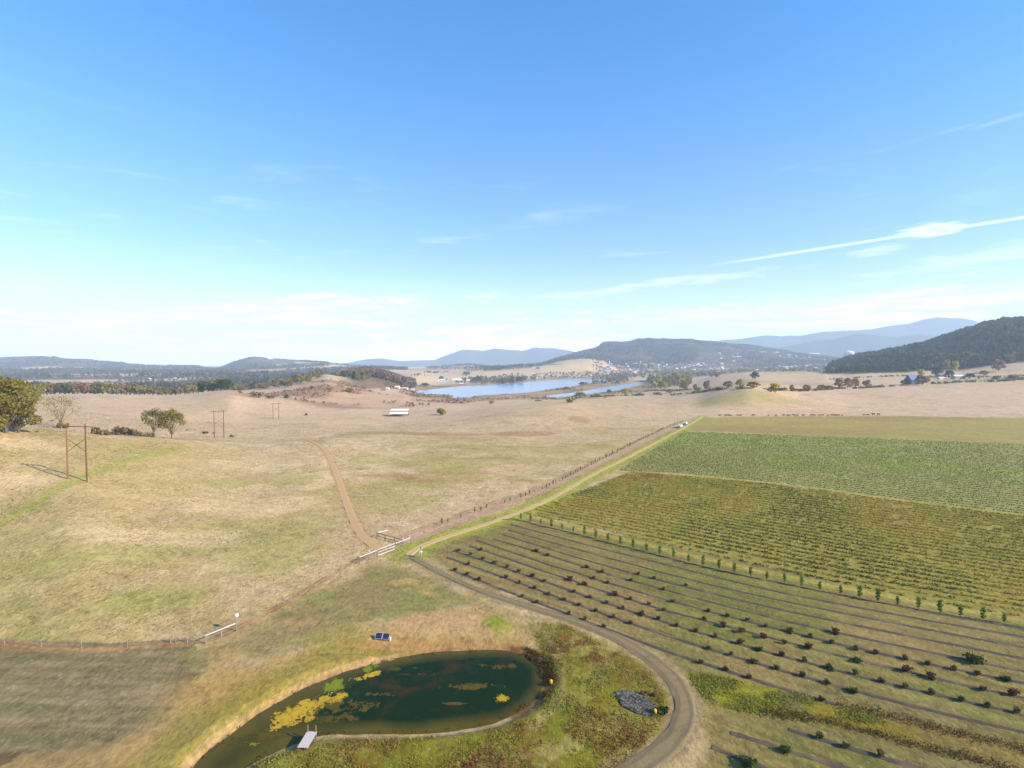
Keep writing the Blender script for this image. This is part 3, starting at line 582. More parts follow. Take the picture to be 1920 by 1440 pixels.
# ------------------------------------------------------------------ roads as draped sheets
def resample(line, step):
    d = np.concatenate([[0], np.cumsum(np.hypot(*np.diff(line, axis=0).T))]); n = max(2, int(d[-1] / step) + 1); s = np.linspace(0, d[-1], n)
    return np.stack([np.interp(s, d, line[:, 0]), np.interp(s, d, line[:, 1])], 1), s
def ribbon(name, line, width, m, lift=.05, jag=.25, step=.6, nc=13, crown=0.0, seed=0, tag_=True):
    p, s = resample(line, step); t = np.gradient(p, axis=0); t /= np.hypot(t[:, 0], t[:, 1])[:, None] + 1e-9; nx, ny = t[:, 1], -t[:, 0]
    w = width(s / s[-1]) if callable(width) else np.full(len(s), width)
    V = []; q = np.linspace(-1, 1, nc)
    for k, u in enumerate(q):
        o = u * w / 2 + (np.sign(u) * (vnoise(s / 1.3, s * 0 + seed + (u > 0) * 5, 3) + .5 * vnoise(s / .5, s * 0 + seed, 4) - .75) * jag if abs(u) > .99 else 0)
        x = p[:, 0] + nx * o; y = p[:, 1] + ny * o
        z = H(x, y) + (lift + crown * (1 - u * u) if abs(u) < .99 else -.04); V.append(np.stack([x, y, z], 1))
    V = np.stack(V, 1).reshape(-1, 3); n = len(p); i, j = np.meshgrid(np.arange(n - 1), np.arange(nc - 1), indexing='ij'); a = (i * nc + j).ravel()
    cq = np.abs((q[:-1] + q[1:]) / 2)[j.ravel()]; wig = vnoise(s[i.ravel()] / 2.5, cq * 0, 19) * .16; tone = np.exp(-((cq - .52 - wig + .08) / .16) ** 2)
    return npmesh(name, V, np.stack([a, a + nc, a + nc + 1, a + 1], 1), m, smooth=True, tone=tone)
def dirtmat(name, c1, c2, c3, sc=1.2, rut=None, mid=None):
    m = bpy.data.materials.new(name); m.use_nodes = True; t = m.node_tree; b = t.nodes['Principled BSDF']; x = MX(t)
    v = N(t, 'ShaderNodeTexCoord').outputs['Object']
    a = x.noise(v, sc, 6, .65); g = x.noise(v, sc * 6, 4, .7); h = x.noise(v, sc * .2, 4, .5)
    cc = x.mix(x.ss(a, .35, .65), c1, c2); cc = x.mix(x.ss(h, .5, .7), cc, c3); cc = x.mix(x.m('MULTIPLY', x.ss(g, .5, .75), .35), cc, tuple(k * 1.35 for k in c1)); cc = x.mix(x.m('MULTIPLY', x.ss(g, .5, .3), .35), cc, tuple(k * .55 for k in c1))
    if rut:
        tn_ = N(t, 'ShaderNodeAttribute', attribute_name='tone').outputs['Fac']; cc = x.mix(x.m('MULTIPLY', x.m('SUBTRACT', 1.0, tn_), x.ss(a, .25, .7)), cc, mid); cc = x.mix(x.m('MULTIPLY', tn_, .75), cc, rut)
    t.links.new(cc, b.inputs['Base Color']); b.inputs['Roughness'].default_value = .95; b.inputs['Specular IOR Level'].default_value = .1
    bn = N(t, 'ShaderNodeBump', i_Strength=.5, i_Distance=.1); t.links.new(g, bn.inputs['Height']); L(t, bn, 0, b, 'Normal'); return m
g1 = dirtmat('grey gravel', c8(142, 120, 90), c8(158, 134, 100), c8(124, 108, 78), rut=c8(120, 104, 82), mid=c8(154, 134, 94)); g2 = dirtmat('tan dirt', c8(216, 180, 126), c8(226, 194, 142), c8(196, 170, 110), rut=c8(226, 188, 134), mid=c8(180, 164, 98)); g3 = dirtmat('orange dirt', c8(206, 166, 116), c8(214, 178, 130), c8(190, 162, 108), rut=c8(206, 164, 116), mid=c8(196, 160, 114))
o = ribbon('gravel_road', gravel, lambda u: 3.0 - 1.2 * sst(u, .35, .8), g1, .06, .35, crown=.05); o['kind'] = 'structure'
wheel = [ribbon('farm_road', tanroad, lambda u: 2.3 - .3 * u, g2, .06, .7, seed=9, step=.8)]
wheel[0]['kind'] = 'structure'
o = ribbon('dirt_track', hilltrack, lambda u: 2.0 + .9 * u, g3, .07, .9, seed=3); o['kind'] = 'structure'

# ------------------------------------------------------------------ pond and lake
def watermat(name, c1, c2, rough, sc, bump, c3=None):
    m = bpy.data.materials.new(name); m.use_nodes = True; t = m.node_tree; b = t.nodes['Principled BSDF']; x = MX(t)
    v = N(t, 'ShaderNodeTexCoord').outputs['Object']; f = x.ss(x.noise(v, sc, 6, .62, .6), .5, .68); cc = x.mix(f, c1, c2)
    if c3: cc = x.mix(x.ss(x.noise(v, sc * 3.1, 5, .7), .56, .72), cc, c3)
    t.links.new(cc, b.inputs['Base Color']); b.inputs['Roughness'].default_value = rough; b.inputs['IOR'].default_value = 1.33; b.inputs['Specular IOR Level'].default_value = .5 if sc < .05 else .13
    bn = N(t, 'ShaderNodeBump', i_Strength=bump, i_Distance=.05); t.links.new(x.noise(v, sc * 25, 3, .5), bn.inputs['Height']); L(t, bn, 0, b, 'Normal'); return m
def sheet(name, poly, z, m, grow=1.5):
    c = poly.mean(0); v = poly - c; l = np.hypot(v[:, 0], v[:, 1])[:, None]; p = poly
    t = np.roll(poly, -1, 0) - np.roll(poly, 1, 0); nrm_ = np.stack([t[:, 1], -t[:, 0]], 1); nrm_ /= np.hypot(nrm_[:, 0], nrm_[:, 1])[:, None] + 1e-9
    area = 0.5 * np.sum(poly[:, 0] * np.roll(poly[:, 1], -1) - np.roll(poly[:, 0], -1) * poly[:, 1]); p = poly + nrm_ * grow * (1 if area > 0 else -1)
    import bmesh
    bm = bmesh.new(); vs = [bm.verts.new((a, b, z)) for a, b in p]; es = [bm.edges.new((vs[i], vs[(i + 1) % len(vs)])) for i in range(len(vs))]
    bmesh.ops.triangle_fill(bm, edges=es, use_beauty=True); bmesh.ops.recalc_face_normals(bm, faces=bm.faces)
    for f in bm.faces:
        if f.normal.z < 0: f.normal_flip()
    me = bpy.data.meshes.new(name); bm.to_mesh(me); bm.free(); me.materials.append(m); o = bpy.data.objects.new(name, me); col.objects.link(o); o['kind'] = 'structure'; return o
wr = .45; xs = np.arange(pond[:, 0].min() - 2, pond[:, 0].max() + 2, wr); ys = np.arange(pond[:, 1].min() - 2, pond[:, 1].max() + 2, wr); Xg, Yg = np.meshgrid(xs, ys, indexing='ij'); dg = sdf_poly(Xg.ravel(), Yg.ravel(), pond).reshape(Xg.shape)
I, J = np.meshgrid(np.arange(len(xs) - 1), np.arange(len(ys) - 1), indexing='ij'); keep = (dg[:-1, :-1] < 1.6); idx = (I * len(ys) + J)[keep]
dep = -dg[:-1, :-1][keep]; west = sst(-(Xg[:-1, :-1][keep]), 18, 34); tn = np.clip(1 - dep / (2.2 + 5.0 * west) + .9 * (fbm(Xg[:-1, :-1][keep], Yg[:-1, :-1][keep], 4, 4, 61) - .5), 0, 1)
wm_ = watermat('pond water', c8(20, 44, 8), c8(66, 46, 10), .05, .16, .03, c8(38, 60, 8)); t = wm_.node_tree; x_ = MX(t); b_ = t.nodes['Principled BSDF']; src = b_.inputs['Base Color'].links[0].from_socket
t.links.new(x_.mix(N(t, 'ShaderNodeAttribute', attribute_name='tone').outputs['Fac'], src, c8(96, 84, 30)), b_.inputs['Base Color'])
o = npmesh('pond_water', np.stack([Xg.ravel(), Yg.ravel(), np.full(Xg.size, POND_Z + .02)], 1), np.stack([idx, idx + len(ys), idx + len(ys) + 1, idx + 1], 1), wm_, tone=tn, smooth=True); o['kind'] = 'structure'
lm = watermat('lake water', c8(150, 162, 178), c8(168, 178, 190), .2, .01, .03)
sheet('lake_water', lake_a, LAKE_Z + .1, lm, 8); sheet('lake_arm_water', lake_b, LAKE_Z + .12, lm, 5)
def mats_on_water(name, spots, m, res=.09, seed=1, jagw=1.1):
    V = []; Fc = []; 
    for (px, py, wx, wy, ang) in spots:
        c = Pz([(px, py)], POND_Z)[0]; s = c[1] / F; rx = wx * s; ry = wy * c[1] ** 2 / (F * 45.9)
        n = int(max(rx, ry) * 1.8 / res); g = (np.arange(-n, n + 1)) * res; X, Y = np.meshgrid(c[0] + g, c[1] + g, indexing='ij')
        dx_ = X - c[0]; dy_ = Y - c[1]; ca, sa = math.cos(ang), math.sin(ang); u = (dx_ * ca + dy_ * sa) / rx; w = (-dx_ * sa + dy_ * ca) / ry
        f = u * u + w * w + (fbm(X, Y, 1.3, 6, seed, .8) - .5) * 9.0 * jagw + .05
        inside = (f < 1) & (sdf_poly(X.ravel(), Y.ravel(), pond).reshape(X.shape) < .2)
        for i, j in np.argwhere(inside):
            o_ = len(V); x, y = X[i, j], Y[i, j]; h = POND_Z + .045
            V += [(x - res / 2, y - res / 2, h), (x + res / 2, y - res / 2, h), (x + res / 2, y + res / 2, h), (x - res / 2, y + res / 2, h)]; Fc.append((o_, o_ + 1, o_ + 2, o_ + 3))
    V = np.array(V); V[:, 2] += .03 * vnoise(V[:, 0] * 3, V[:, 1] * 3, 8) + .0005 * (np.arange(len(V)) // 4 % 7)
    o = npmesh(name, V, np.array(Fc), m); o['kind'] = 'stuff'; return o
am = dirtmat('yellow algae', c8(212, 172, 52), c8(188, 152, 44), c8(150, 132, 40), 1.6); ao = dirtmat('brown algae', c8(104, 86, 34), c8(84, 76, 26), c8(68, 70, 22), 2.0); ag = dirtmat('green algae', c8(120, 138, 30), c8(140, 140, 40), c8(100, 120, 30), 1.5)
mats_on_water('yellow_algae', [(560, 1332, 34, 15, .2), (578, 1318, 22, 7, .2), (545, 1346, 22, 14, 0), (522, 1360, 12, 9, 0), (625, 1308, 20, 10, .1), (690, 1268, 26, 4, .5), (668, 1273, 14, 3, .3), (938, 1310, 12, 6, .1), (580, 1350, 8, 5, 0), (600, 1322, 10, 5, 0)], am, seed=3)
mats_on_water('brown_algae', [(640, 1325, 42, 14, 0), (652, 1343, 18, 7, 0), (600, 1348, 34, 9, 0), (745, 1254, 20, 3, 0), (515, 1372, 22, 10, 0), (700, 1302, 26, 3, 0), (885, 1288, 44, 4, 0), (935, 1250, 24, 4, 0), (850, 1320, 22, 2, 0), (780, 1265, 24, 2, 0), (470, 1385, 24, 8, .2)], ao, seed=7, jagw=1.5)
mats_on_water('green_algae', [(628, 1285, 20, 9, 0), (697, 1252, 14, 6, 0), (470, 1396, 16, 5, 0)], ag, seed=12)

# ------------------------------------------------------------------ foliage
def quads(C, size, asp=1.0, up=0.0, seed=0):
    """random leaf-clump quads round centres C (n,3)"""
    r = np.random.default_rng(seed); n = len(C); a = r.normal(size=(n, 3)); a[:, 2] *= (1 - up); a /= np.linalg.norm(a, axis=1)[:, None]
    b = r.normal(size=(n, 3)); b -= (b * a).sum(1)[:, None] * a; b /= np.linalg.norm(b, axis=1)[:, None]
    s = (size if hasattr(size, '__len__') else np.full(n, size)) * r.uniform(.6, 1.3, n) / 2; s = s[:, None]
    V = np.stack([C - a * s - b * s * asp, C + a * s - b * s * asp * .6, C + a * s * .8 + b * s * asp, C - a * s * .9 + b * s * asp * .8], 1).reshape(-1, 3)
    return V, np.arange(len(V)).reshape(-1, 4)
def crown_pts(clumps, n, seed=0, shell=.45, flat=.8):
    r = np.random.default_rng(seed); c = np.array([k[0] for k in clumps], float); rad = np.array([k[1] for k in clumps], float)
    w = rad ** 2.2; idx = r.choice(len(clumps), n, p=w / w.sum()); d = r.normal(size=(n, 3)); d /= np.linalg.norm(d, axis=1)[:, None]
    q = r.uniform(shell, 1.08, n) ** .7; p = c[idx] + d * (rad[idx] * q)[:, None] * np.array([1, 1, flat])
    base = r.uniform(-.22, .22, len(clumps)); tone = np.clip(.5 + base[idx] + r.uniform(-.2, .2, n), 0, 1); return p, tone
LM = dict(
 golden=leafmat('golden oak leaves', [c8(84, 78, 30), c8(122, 110, 46), c8(150, 134, 68)], rnd_amt=.2),
 olive=leafmat('olive oak leaves', [c8(92, 88, 40), c8(140, 128, 62), c8(168, 152, 84)], rnd_amt=.35),
 brownl=leafmat('brown autumn leaves', [c8(104, 80, 58), c8(142, 112, 82), c8(164, 138, 104)], rnd_amt=.35),
 dark=leafmat('dark conifer needles', [c8(36, 48, 34), c8(58, 72, 44), c8(84, 94, 56)], rnd_amt=.4),
 mixed=leafmat('hedge leaves', [c8(84, 80, 46), c8(126, 118, 66), c8(158, 142, 84)], rnd_amt=.5),
 yellow=leafmat('yellow autumn leaves', [c8(140, 128, 44), c8(178, 162, 60), c8(200, 184, 84)], rnd_amt=.3),
 young=leafmat('young tree leaves', [c8(74, 88, 34), c8(106, 122, 44), c8(134, 146, 58)], rnd_amt=.3),
 shrubg=leafmat('dark green shrub leaves', [c8(38, 50, 30), c8(62, 78, 38), c8(92, 102, 48)], rnd_amt=.2),
 shrubr=leafmat('reddish shrub leaves', [c8(70, 42, 36), c8(98, 62, 50), c8(116, 84, 62)], rnd_amt=.2),
 shrubb=leafmat('brown twiggy shrub', [c8(56, 48, 34), c8(82, 72, 46), c8(106, 94, 60)], rnd_amt=.3),
 vine=leafmat('bush row leaves', [c8(64, 70, 26), c8(106, 112, 40), c8(148, 144, 52), c8(170, 136, 56), c8(128, 96, 50)], rnd_amt=.0),
 vineg=leafmat('green bush row leaves', [c8(64, 72, 36), c8(96, 108, 48), c8(134, 144, 62)], rnd_amt=.0),
 weed=leafmat('weed stems', [c8(150, 146, 70), c8(122, 124, 40), c8(150, 106, 60), c8(108, 66, 42)], rnd_amt=.0),
 reed=leafmat('pond edge sedge', [c8(74, 50, 30), c8(106, 74, 42), c8(84, 88, 36)], rnd_amt=.0))
bark = mat('bark', c8(112, 98, 84), noise=(4, .3)); barkd = mat('dark bark', c8(78, 66, 54), noise=(4, .3))
def grow(name, label, cat, Ht, W_, nleaf, leaf, lm, seed=0, low=.25, nclump=9, trunk_r=None, sparse=False, parts=True, shape='round', group=None, bk=None, limbs=True):
    """a tree: trunk with limbs, and a crown of many small leaf faces"""
    r = random.Random(seed); root = tag(empty(name), label, cat, group); tr = trunk_r or Ht * .022; mb = MB(); clumps = []
    if shape == 'column':
        for k in range(nclump):
            f = (k + .5) / nclump; a = k * 2.4; rad = W_ / 2 * (.55 + .45 * math.sin(min(1, f * 1.5) * 2.2)) * .62; clumps.append(((math.cos(a) * rad * .6, math.sin(a) * rad * .6, Ht * (low + (1 - low) * f * .95)), rad * .8))
        mb.tube([(0, 0, -.2), (0, 0, Ht * .5), (0, 0, Ht * .9)], [tr, tr * .6, tr * .2], 6)
    elif shape == 'cone':
        for k in range(nclump):
            f = (k + .5) / nclump; a = k * 2.4; rad = W_ / 2 * (1 - f) * .75 + W_ * .06
            clumps.append(((math.cos(a) * rad * .45, math.sin(a) * rad * .45, Ht * (low + (1 - low) * f * .96)), rad))
        mb.tube([(0, 0, -.3), (0, 0, Ht * .5), (0, 0, Ht * .93)], [tr, tr * .6, tr * .15], 6)
    else:
        for k in range(nclump):
            a = k * 2.39996 + r.uniform(-.3, .3); f = (k + .5) / nclump; rr = W_ / 2 * (.2 + .62 * math.sqrt(f)) * r.uniform(.75, 1.1)
            zz = Ht * (low + (1 - low) * (.25 + .62 * (1 - f ** 1.7)) * r.uniform(.85, 1.08)); rad = W_ * r.uniform(.15, .23)
            clumps.append(((math.cos(a) * rr, math.sin(a) * rr, min(zz, Ht - rad * .7)), rad))
        clumps.append(((0, 0, Ht * .82), W_ * .2))
        fork = Ht * max(low * .7, .12); mb.tube([(0, 0, -.4), (r.uniform(-.1, .1), 0, fork * .5), (r.uniform(-.2, .2), r.uniform(-.2, .2), fork)], [tr * 1.3, tr, tr * .8], 8)
        if limbs:
            for (c, rad) in clumps:
                c = Vector(c); m_ = c * .5 + Vector((0, 0, fork * .55)) + Vector((r.uniform(-1, 1), r.uniform(-1, 1), 0)) * W_ * .03
                mb.tube([(0, 0, fork * .8), tuple(m_), tuple(c)], [tr * .55, tr * .33, tr * .1], 5, False)
                if sparse:
                    for q in range(5):
                        e = c + Vector((r.gauss(0, 1), r.gauss(0, 1), r.uniform(.1, 1.1))).normalized() * rad; mb.tube([tuple(m_ * .3 + c * .7), tuple(e)], [tr * .14, tr * .04], 4, False)
    mb.build('trunk', bk or bark, root)
    p, tone = crown_pts(clumps, nleaf, seed, .25 if sparse else .45, .85); keep = (p[:, 2] > Ht * low * .55)
    V, Q = quads(p[keep], leaf, seed=seed); npmesh('crown', V, Q, lm, root, tone=tone[keep]); return root
def place(root, first, loc, rz, sc, label, group=None, name=None):
    if first:
        root.location = loc; root.rotation_euler = (0, 0, rz); root.scale = sc if hasattr(sc, '__len__') else (sc,) * 3
        root['label'] = label
        if group: root['group'] = group
        return root
    return dup(root, loc, rz, sc, label, group)
def spot(px, py):
    (v,) = P3([px], [py]); return v
def ph(v, h): return h * v.y / F                                     # photo pixels at a place -> metres

# big golden trees at the left edge
v = spot(12, 812); t1 = grow('oak_tree', 'massive golden oak clump cut off by the left edge of the photo', 'tree', ph(v, 108), ph(v, 92), 5200, .62, LM['golden'], 3, .02, 16, trunk_r=.5); t1.location = v
v = spot(-22, 822); t1b = grow('oak_tree', 'golden oak half out of frame at the far left', 'tree', ph(v, 95), ph(v, 80), 3200, .65, LM['golden'], 4, .02, 14, trunk_r=.4); t1b.location = v
v = spot(60, 790); t2 = grow('oak_tree', 'olive brown oak just right of the massive golden oak', 'tree', ph(v, 70), ph(v, 50), 1500, .6, LM['olive'], 5, .25, 10, trunk_r=.32); t2.location = v
v = spot(35, 812); t2b = grow('oak_tree', 'low dense olive oak at the foot of the massive golden oak', 'tree', ph(v, 62), ph(v, 52), 1700, .6, LM['olive'], 15, .0, 10, trunk_r=.3); t2b.location = v
v = spot(114, 802); t3 = grow('oak_tree', 'sparse spreading oak with bare limbs behind the nearest power line frame', 'tree', ph(v, 62), ph(v, 62), 700, .5, LM['olive'], 6, .22, 11, trunk_r=.28, sparse=True); t3.location = v
v = spot(114, 802); 
v = spot(289, 820); t4 = grow('oak_tree', 'greyish half bare oak, left of the pair on the meadow', 'tree', ph(v, 57), ph(v, 42), 850, .5, LM['mixed'], 7, .28, 11, trunk_r=.26, sparse=True); t4.location = v
v = spot(322, 823); t5 = grow('oak_tree', 'olive gold oak with a domed crown, right of the pair on the meadow', 'tree', ph(v, 57), ph(v, 48), 1700, .5, LM['golden'], 8, .22, 11, trunk_r=.26, sparse=True); t5.location = v
# low scrub on the meadow
def shrub_at(px, py, wpx, hpx, lm, label, seed=0, group=None, name='bush', n=160):
    v = spot(px, py); w = ph(v, wpx); h = ph(v, hpx)
    return grow(name, label, 'bush', h, 1.0, 4, 1, lm, seed) if False else bushy(v, w, h, lm, label, seed, group, name, n)
def bushy(v, w, h, lm, label, seed, group=None, name='bush', n=160):
    r = random.Random(seed); root = tag(empty(name, v), label, 'bush', group); cl = []
    for k in range(7): cl.append(((r.uniform(-.36, .36) * w, r.uniform(-.2, .2) * min(w, h * 2.5), h * r.uniform(.3, .62)), h * r.uniform(.3, .42)))
    p, tone = crown_pts(cl, n, seed, .3); p[:, 2] = np.maximum(p[:, 2], .05); V, Q = quads(p, max(h * .22, .12), seed=seed); npmesh('foliage', V, Q, lm, root, tone=tone)
    mb = MB()
    for k in range(5): c = cl[k][0]; mb.tube([(c[0] * .2, c[1] * .2, -.1), (c[0], c[1], c[2])], [h * .03, h * .01], 4, False)
    mb.build('stems', barkd, root); return root
for k, (px, py, w, h, lm, lb) in enumerate([(190, 815, 54, 9, 'mixed', 'long grey green thicket between the nearest power frame and the oak pair'), (262, 818, 44, 9, 'brownl', 'brown bramble thicket just left of the oak pair'), (357, 808, 26, 4, 'brownl', 'thin brown bramble strip right of the oak pair'), (391, 814, 34, 6, 'mixed', 'dark bramble mound beside the middle power line frame'), (438, 820, 20, 6, 'mixed', 'small bramble mound right of the middle power line frame'), (70, 810, 12, 4, 'mixed', 'small grey bush on the knoll under the oaks'), (96, 790, 14, 4, 'mixed', 'tiny bush between the oaks on the knoll'), (118, 803, 22, 12, 'golden', 'low green suckers round the foot of the sparse oak'),
        (574, 779, 5, 5, 'dark', 'tiny dark bush on the far meadow left of the open shed'), (828, 778, 22, 15, 'olive', 'lone rounded willow bush right of the open shed'), (921, 757, 7, 8, 'olive', 'lone small bush in front of the lake'), (1070, 755, 10, 14, 'olive', 'upright lone bush before the narrow arm of the lake'), (485, 746, 30, 13, 'brownl', 'bare brown bush on the slope below the tree belt'), (506, 748, 18, 9, 'brownl', 'low brown bush right of the bare brown bush'), (538, 747, 12, 9, 'shrubg', 'dark green bush on the brushy slope'), (655, 736, 12, 12, 'mixed', 'round grey bush below the bald hill'), (585, 729, 12, 7, 'brownl', 'small brown bush near the foot of the bald hill')]):
    shrub_at(px, py, w, h, LM[lm], lb, 60 + k, n=260 if w * h > 150 else 110)

# prototypes for the middle distance, each used once itself and then copied
def proto_set():
    return dict(
     oakA=grow('broadleaf_tree', 'x', 'tree', 10, 9, 420, 1.2, LM['mixed'], 21, .0, 12),
     oakB=grow('broadleaf_tree', 'x', 'tree', 10, 8, 400, 1.2, LM['olive'], 22, .0, 12),
     oakC=grow('broadleaf_tree', 'x', 'tree', 10, 9, 360, 1.15, LM['brownl'], 23, .02, 12),
     yel=grow('broadleaf_tree', 'x', 'tree', 10, 8, 380, 1.2, LM['yellow'], 24, .0, 11),
     con=grow('conifer_tree', 'x', 'tree', 10, 4.6, 240, 1.1, LM['dark'], 25, .05, 9, shape='cone', bk=barkd),
     drk=grow('evergreen_tree', 'x', 'tree', 10, 9, 460, 1.1, LM['shrubg'], 26, .0, 12, bk=barkd))
PR = proto_set(); USED = set()
def tree(kind, v, h, w, label, group=None):
    base = {'con': 4.6}.get(kind, 9.0); s = h / 10; sx = w / base; first = kind not in USED; USED.add(kind)
    return place(PR[kind], first, v, rnd.uniform(0, 6.28), (sx, sx, s), label, group)
# belt of trees behind the straw hill, and up the flank of the bald hill
G = 'trees in the belt behind the straw hill'
belt = []
px = 64.0
while px < 432:
    D = 655 + rnd.uniform(-10, 35); top = np.interp(px, [60, 90, 180, 250, 310, 340, 375, 400, 440], [716, 717, 717, 720, 727, 727, 716, 711, 712]) + rnd.uniform(-1.5, 3)
    x = (px - 960) / F * D; z = hz(x, D); base_py = rowof(np.array([x]), np.array([D]), np.array([z]))[1][0]; h = max(5.0, (base_py - top) * D / F); belt.append((px, x, D, z, h)); px += rnd.uniform(6.5, 10)
for i, (px, x, D, z, h) in enumerate(belt):
    k = rnd.choice(['oakA', 'oakB', 'oakC', 'oakA', 'drk', 'oakB']); k = 'drk' if i in (0, 1) else k
    tree(k, (x, D, z - .3), h, h * rnd.uniform(.85, 1.15), f"{ordn(i + 1)} tree from the left in the belt behind the straw coloured hill", G)
G2 = 'trees on the flanks of the bald hill'
hl = []
for px in np.arange(440, 612, 6.2):
    for row in range(2):
        D = rnd.uniform(800, 960); p_ = px + rnd.uniform(-3, 3)
        hl.append((p_, D))
hl = [(p_, D) for p_, D in hl if p_ < 600]
hl.sort()
for i, (p_, D) in enumerate(hl):
    x = (p_ - 960) / F * D; z = hz(x, D); tree(rnd.choice(['oakA', 'oakC', 'oakB', 'oakA', 'drk']), (x, D, z - .3), rnd.uniform(8, 13), rnd.uniform(8, 12), f"{ordn(i + 1)} tree from the left on the left flank of the bald hill", G2)
hr = sorted([(rnd.uniform(630, 692), rnd.uniform(960, 1120)) for _ in range(34)])
for i, (p_, D) in enumerate(hr):
    x = (p_ - 960) / F * D; z = hz(x, D); tree(rnd.choice(['drk', 'oakA', 'oakB', 'drk']), (x, D, z - .3), rnd.uniform(9, 14), rnd.uniform(9, 13), f"{ordn(i + 1)} tree from the left in the dark grove right of the bald hill", 'trees of the dark grove right of the bald hill')
# named single trees and hedges of the right half
singles = [
 (1416, 711, 14, 17, 'drk', 'dark round evergreen standing alone in the far right field'), (1303, 731, 11, 9, 'oakC', 'thin bare tree left of the grassy mound, nearest the grove'), (1325, 733, 20, 14, 'oakC', 'tall greyish tree on the hedge left of the grassy mound'), (1309, 734, 8, 14, 'oakB', 'low hedge tree beside the tall greyish tree'),
 (1365, 727, 13, 18, 'oakB', 'bushy tree behind the left shoulder of the grassy mound'), (1387, 725, 15, 15, 'yel', 'yellow green tree behind the top of the grassy mound'), (1412, 728, 13, 26, 'oakB', 'wide olive tree behind the right shoulder of the grassy mound'), (1452, 732, 14, 22, 'yel', 'yellow bush tree right of the grassy mound'), (1470, 733, 7, 12, 'oakC', 'low brown tree right of the yellow bush tree'), (1484, 732, 11, 8, 'oakC', 'thin bare tree in the hedge, second right of the yellow bush tree'), (1513, 731, 10, 14, 'oakC', 'bare tree in the hedge before the low dark hedge clump'), (1540, 729, 8, 16, 'oakB', 'small yellowish tree left of the low dark hedge clump'),
 (1573, 728, 20, 16, 'oakC', 'tallest bare tree of the hedge clump left of the blue barn'), (1589, 728, 20, 16, 'oakC', 'second tall bare tree of the hedge clump left of the blue barn'), (1603, 727, 18, 16, 'oakB', 'third tall tree of the hedge clump left of the blue barn'), (1625, 726, 14, 16, 'oakC', 'rightmost bare tree of the hedge clump left of the blue barn'), (1553, 729, 6, 22, 'drk', 'low dark green hedge clump below the bare trees'),
 (1730, 722, 19, 24, 'oakC', 'brown bushy tree against the right wall of the blue barn'), (1697, 721, 9, 16, 'oakC', 'low brown tree against the left wall of the blue barn'), (1727, 706, 14, 12, 'yel', 'bright yellow tree behind the blue barn'), (1762, 706, 27, 14, 'con', 'tall dark conifer behind the small farmhouse'), (1754, 706, 18, 14, 'drk', 'dark tree left of the tall conifer by the farmhouse'), (1779, 709, 15, 16, 'drk', 'dark tree between the farmhouse and the white roofed house'), (1775, 694, 20, 12, 'oakB', 'yellow green tree at the foot of the wooded hill'), (1791, 697, 20, 12, 'yel', 'pale yellow tree at the foot of the wooded hill'), (1872, 696, 22, 22, 'oakC', 'broad rusty tree low on the wooded hill'), (1845, 704, 10, 14, 'oakC', 'rust brown tree at the edge of the straw slope'), (1818, 710, 10, 16, 'drk', 'dark tree right of the white roofed house'), (1900, 712, 9, 18, 'oakA', 'hedge tree near the right edge below the straw slope'), (1868, 712, 8, 14, 'oakA', 'hedge tree left of the one near the right edge'),
 (1093, 723, 7, 16, 'drk', 'small dark tree on the spit between the two waters'), (1142, 737, 7, 9, 'oakA', 'small round tree on the near bank of the narrow water'), (1172, 742, 15, 14, 'yel', 'yellow green willow on the near bank of the narrow water'), (1088, 745, 10, 24, 'oakA', 'wide low thicket at the head of the narrow water'), (1062, 730, 5, 14, 'oakA', 'low thicket on the spit between the waters'), (1118, 744, 5, 20, 'oakA', 'low hedge thicket between the wide thicket and the willow'), (1200, 742, 5, 20, 'oakB', 'low hedge thicket right of the willow'), (1232, 740, 5, 18, 'oakC', 'low brown hedge thicket below the grove'), (1255, 738, 9, 14, 'oakC', 'bare bush on the hedge line below the grove'),
 (895, 715, 14, 12, 'con', 'tallest conifer in the farm trees above the far shore'), (903, 715, 11, 12, 'oakA', 'bushy tree beside the tallest conifer above the far shore'), (889, 714, 8, 8, 'con', 'small conifer left of the tallest conifer above the far shore'), (911, 715, 9, 7, 'con', 'right hand conifer above the far shore'), (948, 719, 11, 16, 'oakA', 'broad tree on the far shore mid lake'), (960, 718, 18, 12, 'con', 'tall dark conifer on the far shore mid lake'), (935, 718, 8, 16, 'oakC', 'brown low tree on the far shore mid lake'), (975, 717, 11, 14, 'drk', 'dark tree right of the tall conifer on the far shore'), (874, 704, 7, 16, 'drk', 'dark clump on the straw hill above the white barns'), (796, 724, 6, 18, 'drk', 'low dark trees left of the lake head'), (828, 713, 8, 10, 'drk', 'dark tree behind the white barns'), (996, 690, 8, 7, 'drk', 'lone dark tree on the skyline of the long straw hill'), (1008, 692, 4, 8, 'drk', 'tiny tree beside the lone tree on the long straw hill')]
for px, py, h, w, k, lb in singles:
    v = spot(px, py); tree(k, v - Vector((0, 0, .2)), ph(v, h), ph(v, w), lb)
gp = sorted([(rnd.uniform(1216, 1294), rnd.uniform(712, 731)) for _ in range(46)])
for i, (px, py) in enumerate(gp):
    v = spot(px, py); top = rnd.uniform(11, 17) * (.75 if px < 1232 else 1)
    tree(rnd.choice(['yel', 'oakB', 'oakB', 'oakC', 'oakA', 'yel']), v, ph(v, top), ph(v, 13), f"{ordn(i + 1)} from the left in the yellow green grove by the narrow water", 'trees of the yellow green grove')
gp = sorted([(rnd.uniform(1296, 1352), rnd.uniform(703, 708)) for _ in range(14)])
for i, (px, py) in enumerate(gp):
    v = spot(px, py); tree(rnd.choice(['oakC', 'oakB', 'oakA']), v, ph(v, 8), ph(v, 8), f"{ordn(i + 1)} tree from the left in the thin row right of the grove", 'trees in the thin row right of the grove')
